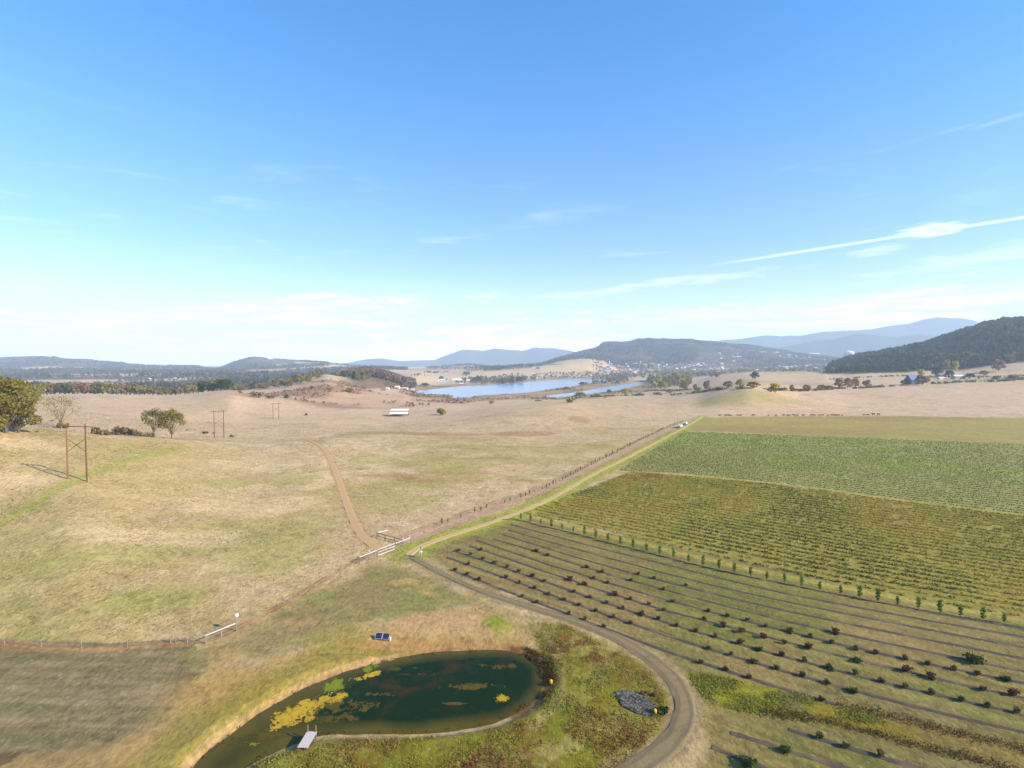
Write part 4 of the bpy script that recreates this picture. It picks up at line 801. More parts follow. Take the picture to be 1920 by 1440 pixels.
# edge of the wooded hill: trees one can tell apart
ed = sorted([(1556 + 370 * rnd.random() ** .9, rnd.random()) for _ in range(70)])
for i, (px, q) in enumerate(ed):
    D = np.interp(px, [1556, 1600, 1700, 1800, 1860, 1930], [1235, 1150, 1115, 1105, 1090, 1065]) + rnd.uniform(0, 50); x = (px - 960) / F * D
    tree(rnd.choice(['drk', 'con', 'con', 'oakA', 'drk', 'con', 'oakC']), (x, D, hz(x, D) - .3), rnd.uniform(11, 19), rnd.uniform(8, 13), f"{ordn(i + 1)} tree from the left along the foot of the dark wooded hill", 'trees along the foot of the wooded hill')

# ------------------------------------------------------------------ far woods: uncountable, one object each
def template(kind, seed, n):
    r = np.random.default_rng(seed)
    if kind == 'con':
        f = r.random(n) ** .8; a = r.uniform(0, 6.28, n); rad = .24 * (1 - f) + .02; C = np.stack([np.cos(a) * rad * r.uniform(.5, 1, n), np.sin(a) * rad * r.uniform(.5, 1, n), .08 + .9 * f], 1); sz = .26 * (1.15 - f)
    else:
        d = r.normal(size=(n, 3)); d /= np.linalg.norm(d, axis=1)[:, None]; C = np.array([0, 0, .55]) + d * np.array([.42, .42, .38]) * r.uniform(.5, 1, n)[:, None]; sz = np.full(n, .42)
    V, Q = quads(C, sz, seed=seed); return V.reshape(n, 4, 3)
def mass(name, X, Y, Z, Hh, kinds, m, n=14, seed=5):
    r = np.random.default_rng(seed); Vs = []; T = []
    for ki, kd in enumerate(('con', 'rnd')):
        for tv in range(4):
            sel = np.where((kinds == ki) & (np.arange(len(X)) % 4 == tv))[0]
            if not len(sel): continue
            tp = template(kd, seed + tv + 10 * ki, n); a = r.uniform(0, 6.28, len(sel)); ca, sa = np.cos(a)[:, None, None], np.sin(a)[:, None, None]; s = Hh[sel][:, None, None]
            vx = (tp[None, :, :, 0] * ca - tp[None, :, :, 1] * sa) * s + X[sel][:, None, None]; vy = (tp[None, :, :, 0] * sa + tp[None, :, :, 1] * ca) * s + Y[sel][:, None, None]; vz = tp[None, :, :, 2] * s + Z[sel][:, None, None]
            Vs.append(np.stack([vx, vy, vz], -1).reshape(-1, 3)); t0 = r.random(len(sel)); T.append(np.clip(np.repeat(t0, n) * .75 + .25 * r.random(len(sel) * n), 0, 1))
    V = np.concatenate(Vs); T = np.concatenate(T); o = npmesh(name, V, np.arange(len(V)).reshape(-1, 4), m, tone=T); o['kind'] = 'stuff'; return o
hillm = leafmat('hillside wood', [c8(20, 36, 26), c8(32, 52, 34), c8(48, 68, 40), c8(66, 80, 44), c8(96, 80, 52)], rnd_amt=0)
farm_ = leafmat('far hillside wood', [c8(46, 52, 42), c8(72, 72, 54), c8(104, 86, 72)], rnd_amt=0)
def scatter(n, pxa, pxb, Da, Db, test, seed):
    r = np.random.default_rng(seed); px = r.uniform(pxa, pxb, n); D = np.sqrt(r.uniform(Da ** 2, Db ** 2, n)); x = (px - 960) / F * D; z = H(x, D); k = test(px, x, D, z); return px[k], x[k], D[k], z[k]
px, x, y, z = scatter(5600, 1552, 2010, 1090, 1750, lambda p, x, y, z: (y > np.interp(p, [1550, 1560, 1600, 1700, 1800, 1860, 1930, 2010], [1350, 1225, 1160, 1125, 1115, 1100, 1070, 1060])) & ((y < 1680)), 31)
mass('hill_wood', x, y, z, rng.uniform(11, 24, len(x)), (fbm(x, y, 90, 2, 44) > .47).astype(int), hillm, 20)
px, x, y, z = scatter(22000, 985, 1640, 3000, 4700, lambda p, x, y, z: ((z > 45) | ((z > 22) & (fbm(x, y, 300, 3, 45) > .4))) & ~((abs(p - 1330) < 22) & (z > 55) & (z < 120)), 32)
mass('ridge_wood', x, y, z, rng.uniform(11, 20, len(x)), (fbm(x, y, 200, 2, 46) > .5).astype(int), farm_, 8)
px, x, y, z = scatter(21000, -60, 980, 1100, 4700, lambda p, x, y, z: ((z > 12) | (p < 640)) & (fbm(x, y, 420, 4, 91) > .41) & ~((np.abs(p - 512 - (z - 70) * -.25) < 5) & (p > 485) & (p < 545) & (z > 20)) , 33)
mass('valley_wood', x, y, z, rng.uniform(11, 20, len(x)), (fbm(x, y, 200, 2, 47) > .55).astype(int), farm_, 8)
woodsy = leafmat('bare brown wood', [c8(88, 72, 58), c8(118, 96, 76), c8(136, 112, 88)], rnd_amt=0)
px, x, y, z = scatter(1500, 655, 778, 1080, 1420, lambda p, x, y, z: (z > -11), 34)
mass('bare_wood', x, y, z, rng.uniform(8, 13, len(x)), np.ones(len(x), int), woodsy, 20)
# low bramble and sedge on the rough slope and lake shore
px, x, y, z = scatter(9000, 430, 1230, 600, 1350, lambda p, x, y, z: (((sdf_poly(x, y, P([(430, 742), (520, 745), (640, 768), (800, 762), (900, 752), (1000, 746), (1100, 745), (1010, 738), (900, 745), (760, 735), (700, 730), (640, 716), (560, 722), (450, 735)]), 100) < 0) & (fbm(x, y, 55, 4, 9) < .47)) | ((np.minimum(sdf_poly(x, y, lake_a, 120), sdf_poly(x, y, lake_b, 120)) < 90) & (fbm(x, y, 60, 3, 12) < .5))) & (np.minimum(sdf_poly(x, y, lake_a, 120), sdf_poly(x, y, lake_b, 120)) > 9), 35)
mass('brambles', x, y, z, rng.uniform(1.0, 3.4, len(x)), np.ones(len(x), int), leafmat('bramble', [c8(92, 66, 50), c8(128, 98, 74), c8(112, 104, 66)], rnd_amt=0), 8)
HX, HY = [], []
for ln_, w_, d_ in (([(1085, 746), (1150, 743), (1210, 741.5), (1290, 738)], 4, .8), ([(1296, 737), (1360, 731), (1395, 729)], 3, .6), ([(1440, 734), (1500, 733.5), (1560, 730), (1640, 727), (1700, 723)], 3, .8), ([(1740, 721), (1800, 717), (1860, 716), (1925, 712)], 7, 1.4), ([(1560, 712), (1620, 708), (1700, 705)], 6, .5), ([(1738, 708), (1780, 707), (1840, 708), (1925, 705)], 8, .9), ([(1820, 712), (1870, 711), (1925, 709)], 6, .8), ([(1215, 733), (1295, 731)], 8, 1.2), ([(160, 815), (215, 816), (290, 819)], 1.5, .9)):
    p, s_ = resample(P(ln_), 1.0 / d_ * .9); p = p + rng.normal(size=p.shape) * w_ * .6; k = fbm(p[:, 0], p[:, 1], 18, 2, 161) > .38; HX.append(p[k, 0]); HY.append(p[k, 1])
x = np.concatenate(HX); y = np.concatenate(HY); mass('hedge_scrub', x, y, H(x, y) - .2, rng.uniform(1.2, 4.2, len(x)), np.ones(len(x), int), leafmat('hedge scrub', [c8(66, 64, 40), c8(104, 92, 60), c8(128, 108, 76), c8(138, 128, 70)], rnd_amt=0), 12)
# shoreline and valley trees at the far side of the lake, and among the town
px, x, y, z = scatter(2600, 770, 1180, 1500, 2900, lambda p, x, y, z: (np.minimum(sdf_poly(x, y, lake_a, 300), sdf_poly(x, y, lake_b, 300)) > 12) & (((np.minimum(sdf_poly(x, y, lake_a, 300), 290) < 130) & (fbm(x, y, 130, 2, 66) > .5)) | ((fbm(x, y, 300, 3, 67) > .58) & (z < 5))), 36)
mass('shore_wood', x, y, z, rng.uniform(6, 12, len(x)), (rng.random(len(x)) > .3).astype(int), leafmat('shore wood', [c8(64, 70, 50), c8(110, 92, 68), c8(132, 118, 84)], rnd_amt=0), 12)
px, x, y, z = scatter(5200, 1110, 1575, 1900, 3900, lambda p, x, y, z: (fbm(x, y, 150, 3, 68) > .40) & (z < 75), 37)
mass('town_wood', x, y, z, rng.uniform(6, 14, len(x)), (rng.random(len(x)) > .35).astype(int), leafmat('town trees', [c8(52, 64, 46), c8(84, 86, 56), c8(130, 112, 74), c8(152, 112, 76)], rnd_amt=0), 10)

# ------------------------------------------------------------------ rows of the three blocks
def interp_rows(a, b, spacing):
    A, _ = resample(P(a), 4.0); B, _ = resample(P(b), 4.0); n = 60; ta = np.linspace(0, 1, n)
    A = np.stack([np.interp(ta, np.linspace(0, 1, len(A)), A[:, k]) for k in (0, 1)], 1); B = np.stack([np.interp(ta, np.linspace(0, 1, len(B)), B[:, k]) for k in (0, 1)], 1)
    gap = np.hypot(*(A[n // 4] - B[n // 4])); m = int(gap / spacing); return [A + (B - A) * (i / m) for i in range(m + 1)]
def crop_row(name, label, line, pitch, hgt, wid, nq, lsz, m, seed, tonefn, gapfn, group):
    p, s = resample(line, pitch); r = np.random.default_rng(seed); p = p + r.normal(size=p.shape) * .12; k = gapfn(p[:, 0], p[:, 1], r) & (p[:, 0] < p[:, 1] * 1.1 + 12); p = p[k]
    if len(p) < 3: return
    hs = hgt * r.uniform(.55, 1.25, len(p)); n = nq; C = np.repeat(p, n, 0); hh_ = np.repeat(hs, n); q = r.random(len(C))
    off = r.normal(size=(len(C), 2)) * wid * .33; X = C[:, 0] + off[:, 0]; Y = C[:, 1] + off[:, 1]; Z = H(C[:, 0], C[:, 1]) + hh_ * (.12 + .85 * q)
    tone = np.clip(np.repeat(tonefn(p[:, 0], p[:, 1], r), n) + r.uniform(-.14, .14, len(C)), 0, 1); V, Q = quads(np.stack([X, Y, Z], 1), lsz, seed=seed)
    o0 = np.array([p[0, 0], p[0, 1], 0]); o = npmesh(name, V - o0, Q, m, tone=tone); o.location = o0; tag(o, label, 'bush row', group)
rowsB = interp_rows(bBot0, [(a, b + 1.5) for a, b in bTop0], 2.75)
def toneB(x, y, r): 
    t = .33 + 1.5 * (fbm(x, y, 20, 4, 101) - .45) + .32 * (vnoise(x / 2.1, y / 2.1, 9) - .5) + .25 * (fbm(x, y, 70, 2, 99) - .5) + .3 * (r.random(len(x)) < .12) * r.random(len(x)); return np.clip(t, 0, 1)
for i, ln in enumerate(rowsB):
    sparse_row = i < 2
    crop_row('crop_row', f"{ordn(i + 1)} row up from the young trees in the brown green bush block", ln[0:], .5, .44 if not sparse_row else .35, .85, 9, .28, LM['vine'], 200 + i, toneB, (lambda x, y, r: (r.random(len(x)) < .5)) if sparse_row else (lambda x, y, r: (r.random(len(x)) < .45 + 1.1 * vnoise(x / 2.5, y / 2.5, 77))), 'rows of the brown green bush block')
rowsA = interp_rows(aBot0, aTop0, 3.0)
for i, ln in enumerate(rowsA):
    fade = i / len(rowsA)
    crop_row('crop_row', f"{ordn(i + 1)} row from the front of the smooth green block beyond the bush block", ln, .7, .34 - .12 * fade, .5, 6, .28, LM['vineg'], 300 + i, lambda x, y, r: np.clip(.35 + .5 * (fbm(x, y, 30, 3, 111) - .5) + .3 * (r.random(len(x)) - .5), 0, 1), (lambda x, y, r, fade=fade: (r.random(len(x)) < (.75 + .5 * vnoise(x / 6, y / 6, 78)) * (1 - .45 * fade))), 'rows of the smooth green block')
fabric = dirtmat('dark weed fabric', c8(88, 77, 68), c8(106, 93, 80), c8(136, 116, 88), 1.1)
ROWS = [
 [(941, 974), (976.7, 976), (1014, 986), (1054, 995), (1096, 1005), (1140, 1018), (1187, 1029), (1237, 1042), (1291, 1056), (1348, 1069), (1407, 1083), (1471, 1095), (1537, 1109), (1612, 1123), (1683, 1137), (1762, 1152), (1843, 1166), (1925, 1180), (2010, 1193)],
 [(958, 983), (1050, 1008), (1140, 1032), (1207, 1048), (1320, 1077), (1440, 1106), (1560, 1130), (1683, 1153), (1800, 1174), (1920, 1194), (2010, 1209)],
 [(954, 994), (1045, 1020), (1140, 1046), (1227, 1070), (1330, 1096), (1440, 1121), (1580, 1150), (1717, 1176), (1820, 1196), (1920, 1214), (2010, 1230)],
 [(942, 1002), (1040, 1033), (1140, 1062), (1193, 1077), (1315, 1108), (1440, 1138), (1566, 1165), (1693, 1190), (1808, 1213), (1920, 1235), (2010, 1252)],
 [(926, 1011), (1006, 1034), (1071, 1055), (1140, 1077), (1243, 1105), (1340, 1131), (1440, 1157), (1567, 1186), (1700, 1214), (1827, 1240), (1920, 1259), (2010, 1277)],
 [(893, 1013), (960, 1035), (1031, 1060), (1113, 1084), (1185, 1106), (1262, 1128), (1350, 1152), (1440, 1175), (1600, 1215), (1787, 1254), (1920, 1281), (2010, 1299)],
 [(880, 1024), (960, 1050), (1070, 1088), (1153, 1115), (1243, 1144), (1360, 1173), (1440, 1195), (1513, 1214), (1693, 1258), (1840, 1292), (1920, 1309), (2010, 1329)],
 [(849, 1033), (920, 1055), (970, 1073), (1077, 1110), (1200, 1152), (1337, 1194), (1440, 1223), (1553, 1253), (1653, 1279), (1800, 1313), (1910, 1338), (2010, 1362)],
 [(838, 1045), (877, 1059), (960, 1088), (1087, 1135), (1183, 1170), (1327, 1216), (1413, 1242), (1503, 1268), (1600, 1295), (1730, 1329), (1920, 1373), (2010, 1394)],
 [(849, 1069), (899, 1088), (960, 1112), (1067, 1152), (1130, 1177), (1237, 1217), (1360, 1257), (1440, 1283), (1540, 1313), (1566, 1320)],
 [(1370, 1374), (1440, 1395), (1473, 1407), (1583, 1440), (1660, 1462)],
 [(1335, 1402), (1400, 1427), (1450, 1446), (1500, 1464)],
 [(1480, 1368), (1587, 1402), (1720, 1440), (1800, 1462)]]
POS = ['beside the young trees at the top', 'next below the young trees', 'third from the young trees', 'fourth from the young trees', 'fifth from the young trees', 'sixth from the young trees', 'seventh from the young trees', 'with the most brown shrubs, third up from the gravel road', 'second up from the gravel road', 'nearest the gravel road', 'middle of the three short ones at the bottom edge', 'lowest of the three short ones at the bottom edge', 'upper right of the three short ones at the bottom edge']
for i, rl in enumerate(ROWS):
    ln = smooth_line(P(rl), 2); o = ribbon('mulch_strip', ln, .95 if i else .7, fabric, .05, .34, .45, 5, .06, seed=i * 3); tag(o, f"dark fabric mulch strip {POS[i]}", 'mulch strip', 'dark mulch strips across the lower block')

# young trees in a line
YT = [(976.7, 975), (995, 979), (1014, 985), (1034, 990), (1054, 994), (1075, 999), (1096, 1004), (1117, 1010), (1140, 1017), (1163, 1022), (1187, 1028), (1212, 1035), (1237, 1041), (1263, 1047), (1291, 1055), (1318, 1061), (1348, 1068), (1377, 1075), (1407, 1081), (1438, 1088), (1471, 1093), (1503, 1100), (1537, 1107), (1576, 1114), (1612, 1121), (1646, 1128), (1683, 1135), (1722, 1142), (1762, 1150), (1801, 1156), (1843, 1163), (1883, 1169), (1925, 1177)]
ytp = [grow('young_tree', 'x', 'young tree', 2.25, 1.0, 230, .18, LM['young'], 70 + k, .14, 9, shape='column', trunk_r=.035, bk=barkd) for k in range(3)]
for i, (px, py) in enumerate(YT):
    v = spot(px, py); k = i % 3; f = i < 3; place(ytp[k], f, v, rnd.uniform(0, 6.28), rnd.uniform(.82, 1.15), f"{ordn(i + 1)} young green tree from the left in the line between the two blocks", 'young trees in a line between the blocks')
# saplings beside the ploughed strip
sl, _ = resample(smooth_line(P([(828, 984), (850, 976), (871, 968), (902, 958), (929, 949), (960, 940), (990, 929), (1030, 913), (1065, 896), (1110, 872), (1160, 847), (1210, 821), (1260, 798), (1300, 783)]), 1), 2.75)
spp = [grow('sapling', 'x', 'sapling', 1.7, .8, 70, .2, LM['young'], 80 + k, .14, 7, shape='column', trunk_r=.03, bk=barkd) for k in range(2)]
for i, (x, y) in enumerate(sl[:110]):
    if i > 1 and rnd.random() < .08: continue
    x += rnd.uniform(-.2, .2); v = Vector((x, y, hz(x, y))); k = i % 2; place(spp[k], i < 2, v, rnd.uniform(0, 6.28), rnd.uniform(.6, 1.2), f"{ordn(i + 1)} sapling counted from the gate along the ploughed strip", 'saplings along the ploughed strip')

# shrubs on the mulch strips
def z6(a, b): return (840 + a / 6.4, 940 + b / 6.4)
def z7(a, b): return (960 + a / 3, 960 + b / 3)
def z8(a, b): return (1440 + a / 3, 960 + b / 3)
SH = []
for a, b in [(130, 598), (270, 650), (420, 698), (560, 745), (400, 590), (705, 798), (850, 855), (1015, 908), (1075, 608), (1200, 658), (1655, 800), (1850, 857), (1465, 950), (700, 920), (245, 762), (90, 832), (235, 888), (380, 948)]: SH.append((*z6(a, b), 'b', 1.0))
SH[0] = (*SH[0][:2], 'g', 1.2); SH[3] = (*SH[3][:2], 'g', 1.2); SH[12] = (*SH[12][:2], 'r', 1.1)
for a, b in [(135, 221), (195, 246), (425, 316), (510, 339), (710, 353), (800, 376), (978, 418), (670, 388), (852, 438), (462, 378), (540, 402), (905, 508), (665, 494), (770, 524), (855, 556), (1108, 562), (1215, 590), (1325, 615), (1425, 648), (40, 340), (110, 363), (185, 394), (350, 453), (440, 484), (530, 516), (622, 546), (822, 608), (925, 643), (1032, 675), (1142, 705), (1080, 608), (378, 527), (472, 560), (570, 595), (670, 630), (1108, 772), (1232, 806), (320, 576), (412, 610), (515, 650), (1065, 852), (1202, 893), (1332, 938), (40, 402), (125, 433), (205, 466), (295, 498), (60, 480), (140, 512)]: SH.append((*z7(a, b), 'b', .85))
for a, b in [(330, 384), (405, 413), (580, 470), (1188, 645), (1290, 678), (1412, 709), (1280, 745)]: SH.append((*z7(a, b), 'r', 1.15))
for a, b in [(728, 580), (1362, 850), (1392, 780)]: SH.append((*z7(a, b), 'g', 1.2))
for a, b in [(235, 705), (95, 742), (355, 740), (490, 775), (612, 800), (768, 830), (898, 861), (1042, 888), (1172, 918), (1212, 1008), (75, 812), (203, 842), (495, 915), (638, 960), (775, 994), (918, 1024), (1082, 1064), (1232, 1096), (1402, 1134), (52, 886), (192, 928), (332, 969), (302, 1066), (290, 1278), (440, 1330), (637, 1378)]: SH.append((*z8(a, b), 'b', .95))
for a, b in [(383, 685), (232, 772), (778, 902), (918, 938), (1385, 1036)]: SH.append((*z8(a, b), 'r', 1.25))
for a, b in [(122, 677), (343, 885), (505, 845), (480, 1016), (1342, 950), (100, 1352)]: SH.append((*z8(a, b), 'g', 1.3))
SH.append((1440 + 1160 / 3, 960 + 850 / 3, 'g', 2.3)); SH.append((1405, 1438, 'g', 2.0))
def shrub_proto(k, lm, seed):
    r = random.Random(seed); root = tag(empty('shrub'), 'x', 'shrub'); mb = MB()
    for q in range(9):
        a = q * 2.4; mb.tube([(0, 0, -.05), (math.cos(a) * .2, math.sin(a) * .2, .35), (math.cos(a) * .38, math.sin(a) * .38, .6 + .25 * r.random())], [.018, .012, .005], 4, False)
    mb.build('stems', barkd, root); cl = [((r.uniform(-.25, .25), r.uniform(-.25, .25), r.uniform(.15, .5)), .26) for _ in range(6)]
    p, tone = crown_pts(cl, 190, seed, .15); p[:, 2] = np.maximum(p[:, 2], .04); V, Q = quads(p, .13, seed=seed); npmesh('foliage', V, Q, lm, root, tone=tone); return root
shp = {'b': [shrub_proto(0, LM['shrubb'], 91), shrub_proto(1, LM['shrubb'], 92)], 'r': [shrub_proto(2, LM['shrubr'], 93)], 'g': [shrub_proto(3, LM['shrubg'], 94)]}; cnt = {}
NM = {'b': 'small brown twiggy shrub', 'r': 'reddish shrub', 'g': 'dark green shrub'}
rowlines = [np.array(r, float) for r in ROWS]
recs = []
for px, py, k, s in SH:
    best = min(range(len(rowlines)), key=lambda i: abs(np.interp(px, rowlines[i][:, 0], rowlines[i][:, 1], left=1e4, right=1e4) - py)); recs.append((best, px, py, k, s))
recs.sort(); ctr = {}
RN = ['first', 'second', 'third', 'fourth', 'fifth', 'sixth', 'seventh', 'eighth', 'ninth', 'tenth', 'eleventh', 'twelfth', 'thirteenth']
seen = {}
for best, px, py, k, s in recs:
    ctr[best] = ctr.get(best, 0) + 1; v = spot(px, py); lst = shp[k]; c = seen.get(k, 0); seen[k] = c + 1; pr = lst[c % len(lst)]
    lb = f"{NM[k]}, {ordn(ctr[best])} from the left on the {RN[best]} mulch strip from the top"
    if s > 1.9: lb = 'largest dark green bush among the mulch strips at the right' if px > 1500 else 'big dark green bush at the bottom edge right of the gravel road'
    place(pr, c < len(lst), v, rnd.uniform(0, 6.28), (s * 1.2, s * 1.2, s * 1.15), lb, 'shrubs on the mulch strips')

# weeds by the pond, tall rank strips in the lower right, sedge at the pond rim
def tufts(name, pts, hgt, n, m, seed, tone, lsz=.22, spread=.25):
    r = np.random.default_rng(seed); x, y = pts; C = np.repeat(np.stack([x, y, H(x, y)], 1), n, 0); hh_ = np.repeat(hgt, n); C[:, :2] += r.normal(size=(len(C), 2)) * spread; C[:, 2] += hh_ * r.uniform(.1, .9, len(C))
    V, Q = quads(C, lsz, seed=seed); T = np.clip(np.repeat(tone, n) + r.uniform(-.12, .12, len(C)), 0, 1); o = npmesh(name, V, Q, m, tone=T); o['kind'] = 'stuff'; return o
wp = P([(985, 1165), (1060, 1170), (1150, 1215), (1220, 1262), (1252, 1310), (1240, 1370), (1170, 1440), (1100, 1500), (300, 1520), (480, 1430), (700, 1385), (900, 1375), (1010, 1340), (1040, 1270)])
x = rng.uniform(wp[:, 0].min(), wp[:, 0].max(), 30000); y = rng.uniform(wp[:, 1].min(), wp[:, 1].max(), 30000); k = (sdf_poly(x, y, wp) < -.4) & (sdf_poly(x, y, pond) > 1.2) & (fbm(x, y, 3, 4, 131) + .25 * rng.random(30000) > .60); x, y = x[k][:9000], y[k][:9000]
tufts('weeds', (x, y), rng.uniform(.06, .34, len(x)), 5, LM['weed'], 7, np.clip(.32 + 1.9 * (fbm(x, y, 4, 3, 132) - .46) + rng.uniform(-.25, .25, len(x)), 0, 1), .12, .22)
rp = pond; x = rng.uniform(rp[:, 0].min() - 4, rp[:, 0].max() + 6, 60000); y = rng.uniform(rp[:, 1].min() - 4, rp[:, 1].max() + 4, 60000); d = sdf_poly(x, y, rp); k = (d > -.1) & (d < 1.9) & (x > .02 * y + .5) & (y > 68) & (fbm(x, y, 3, 3, 8) > .42) | ((d > -.1) & (d < .25) & (rng.random(len(x)) < .12)); x, y = x[k][:3800], y[k][:3800]
tufts('pond_sedge', (x, y), rng.uniform(.15, .6, len(x)), 6, LM['reed'], 8, rng.random(len(x)), .13, .16)
for k, (ln_, w_) in enumerate([([(1567, 1322), (1640, 1338), (1700, 1351), (1800, 1378), (1900, 1400), (2000, 1424)], 1.0), ([(1440, 1340), (1540, 1350), (1620, 1372), (1700, 1392), (1800, 1418), (1920, 1450)], .9)]):
    p, s = resample(P(ln_), .09); p = p + rng.normal(size=p.shape) * w_ * .45; tufts('rank_weeds', (p[:, 0], p[:, 1]), rng.uniform(.25, .8, len(p)), 8, LM['reed'], 20 + k, np.clip(rng.uniform(.1, .9, len(p)) + .4 * (vnoise(p[:, 0] / 3, p[:, 1] / 3, 6) - .5), 0, 1), .13, .3)
yp = P([(1290, 1264), (1400, 1282), (1560, 1324), (1660, 1356), (1480, 1344), (1340, 1318)]); x = rng.uniform(yp[:, 0].min(), yp[:, 0].max(), 7000); y = rng.uniform(yp[:, 1].min(), yp[:, 1].max(), 7000); k = (sdf_poly(x, y, yp) < .6) & (fbm(x, y, 3, 4, 141) + .25 * rng.random(7000) > .62); tufts('yellow_weeds', (x[k], y[k]), rng.uniform(.08, .34, k.sum()), 5, LM['weed'], 9, rng.uniform(.0, .42, k.sum()), .13)
# riprap
rk = P([(1157, 1300), (1180, 1297), (1210, 1312), (1228, 1326), (1226, 1342), (1200, 1338), (1170, 1324)]); x = rng.uniform(rk[:, 0].min(), rk[:, 0].max(), 2600); y = rng.uniform(rk[:, 1].min(), rk[:, 1].max(), 2600); k = sdf_poly(x, y, rk) < .1; x, y = x[k], y[k]; mb = MB()
for a, b in zip(x, y):
    s = rnd.uniform(.12, .34); z0 = hz(a, b); vs = [(a + s * math.cos(t + rnd.uniform(-.3, .3)) * rnd.uniform(.7, 1), b + s * math.sin(t) * rnd.uniform(.7, 1), z0 + h_) for h_ in (-.05, s * .55) for t in np.linspace(0, 6.28, 6)[:-1]]; vs.append((a, b, z0 + s * .8))
    mb.add(vs, [(i, (i + 1) % 5, 5 + (i + 1) % 5, 5 + i) for i in range(5)] + [(5 + i, 5 + (i + 1) % 5, 10) for i in range(5)], rnd.random())
o = mb.build('riprap', leafmat('broken rock', [c8(58, 54, 50), c8(96, 90, 84), c8(138, 132, 124)], rnd_amt=0)); o['kind'] = 'stuff'
v = spot(1238, 1337); bushy(v, 2.8, .9, LM['shrubg'], 'dark sedge filling the culvert hollow beside the gravel bend', 5, n=420)
v = spot(1222, 1305); bushy(v, 3.4, .8, LM['brownl'], 'rusty brush behind the rock pile by the gravel bend', 6, n=420)

# dry tufts over the pastures and headlands
n = 210000; pxq = rng.uniform(-60, 1980, n); dq = 60 * (420 / 60) ** (rng.random(n) ** .8); x = (pxq - 960) / F * dq; y = dq
dP = sdf_poly(x, y, pond); ok = (dP > 1.2) & (sdf_poly(x, y, blockA) > 1) & (sdf_poly(x, y, blockB) > 0) & (sdf_poly(x, y, fallow) > 0) & (dist_line(x, y, gravel) > 2.2) & (dist_line(x, y, tanroad) > 1.6) & (dist_line(x, y, hilltrack) > 1.6) & (dist_line(x, y, plough) > 3) & (fbm(x, y, 7, 3, 151) + .35 * rng.random(n) > .64)
ok &= (sdf_poly(x, y, duskbank) > 0) & (sdf_poly(x, y, mown) > 1) & (sdf_poly(x, y, bank) > 0); inC = sdf_poly(x, y, blockC) < 0; ok &= ~inC | (rng.random(n) < .25); x, y, inC = x[ok], y[ok], inC[ok]; r_ = np.hypot(x, y)
sz = .09 + .0011 * r_; C = np.stack([x, y, H(x, y) + sz * .35], 1); V, Q = quads(C, sz, .8, .9, 6); Cc = np.repeat(C, 4, 0); V[:, 2] = Cc[:, 2] + (V[:, 2] - Cc[:, 2]) * .35; tn = np.clip(fbm(x, y, 14, 3, 152) * 1.3 - .15 + rng.uniform(-.3, .3, len(x)), 0, 1)
o = npmesh('dry_grass', V, Q, leafmat('dry grass tufts', [c8(112, 106, 50), c8(138, 122, 70), c8(160, 140, 92), c8(176, 156, 112)], rnd_amt=0), tone=tn); o['kind'] = 'stuff'

# ------------------------------------------------------------------ timber and steel things
wood = mat('weathered timber', c8(150, 128, 104), noise=(5, .25)); pole_m = mat('brown power pole', c8(150, 104, 70), noise=(3, .25)); pole_d = mat('dark power pole', c8(118, 80, 62), noise=(3, .25)); steel = mat('galvanised steel', c8(168, 166, 160), .5, .4, noise=(4, .15)); white = mat('white paint', c8(236, 234, 228), .6, noise=(2, .05)); railm = mat('pale painted rail', c8(228, 218, 206), .6, noise=(3, .1)); black = mat('black', c8(34, 32, 32), .6)
def hframe(bl, br, top_h, arm, label, dark):
    m = pole_d if dark else pole_m; root = tag(empty('power_pole_frame', (bl + br) / 2), label, 'power pole', 'wooden twin pole power line frames'); c = (bl + br) / 2
    zt = max(bl.z, br.z) + top_h
    for b, mm in ((bl, m), (br, pole_d)):
        mb = MB(); q = b - c; mb.tube([(q.x, q.y, q.z - .6), (q.x, q.y, (zt - c.z) * .5), (q.x, q.y, zt - c.z)], [.24, .2, .16], 10); mb.build('pole', mm, root)
    d = (br - bl); d.z = 0; L_ = d.length; d.normalize(); z1 = zt - c.z - .7; mb = MB(); a = -d * (L_ / 2 + arm); b = d * (L_ / 2 + arm)
    mb.bar((a.x, a.y - .2, z1), (b.x, b.y - .2, z1), .18, .22); mb.build('crossarm', pole_d, root)
    for q in (-1, 1):
        mb = MB(); mb.bar((-q * d.x * L_ / 2, -q * d.y * L_ / 2 + .17 * q, z1 - top_h * .22), (q * d.x * L_ / 2, q * d.y * L_ / 2 + .17 * q, z1 - top_h * .47), .12); mb.build('brace', pole_d, root)
    for q in (-1, 0, 1):
        mb = MB(); p = d * q * (L_ / 2 + arm - .3); mb.tube([(p.x, p.y - .2, z1 - .15), (p.x, p.y - .2, z1 - 1.3)], .09, 6)
        for w in range(5): mb.tube([(p.x, p.y - .2, z1 - .35 - w * .2), (p.x, p.y - .2, z1 - .41 - w * .2)], .16, 8)
        mb.build('insulator', steel, root)
    return root
bl, br = spot(127.5, 898), spot(163, 903); hframe(bl, br, ph(bl, 104), 1.6, 'nearest and tallest brown twin pole power frame on the knoll', False)
bl, br = spot(402, 822), spot(420, 822); hframe(bl, br, ph(bl, 53), 2.2, 'middle twin pole power frame right of the oak pair', True)
bl, br = spot(512, 785), spot(523, 785); hframe(bl, br, ph(bl, 30), 2.4, 'farthest and faintest twin pole power frame on the meadow', True)
def post(mb, b, h, r=.06, n=6): mb.tube([(b.x, b.y, b.z - .3), (b.x, b.y, b.z + h)], [r, r * .9], n)
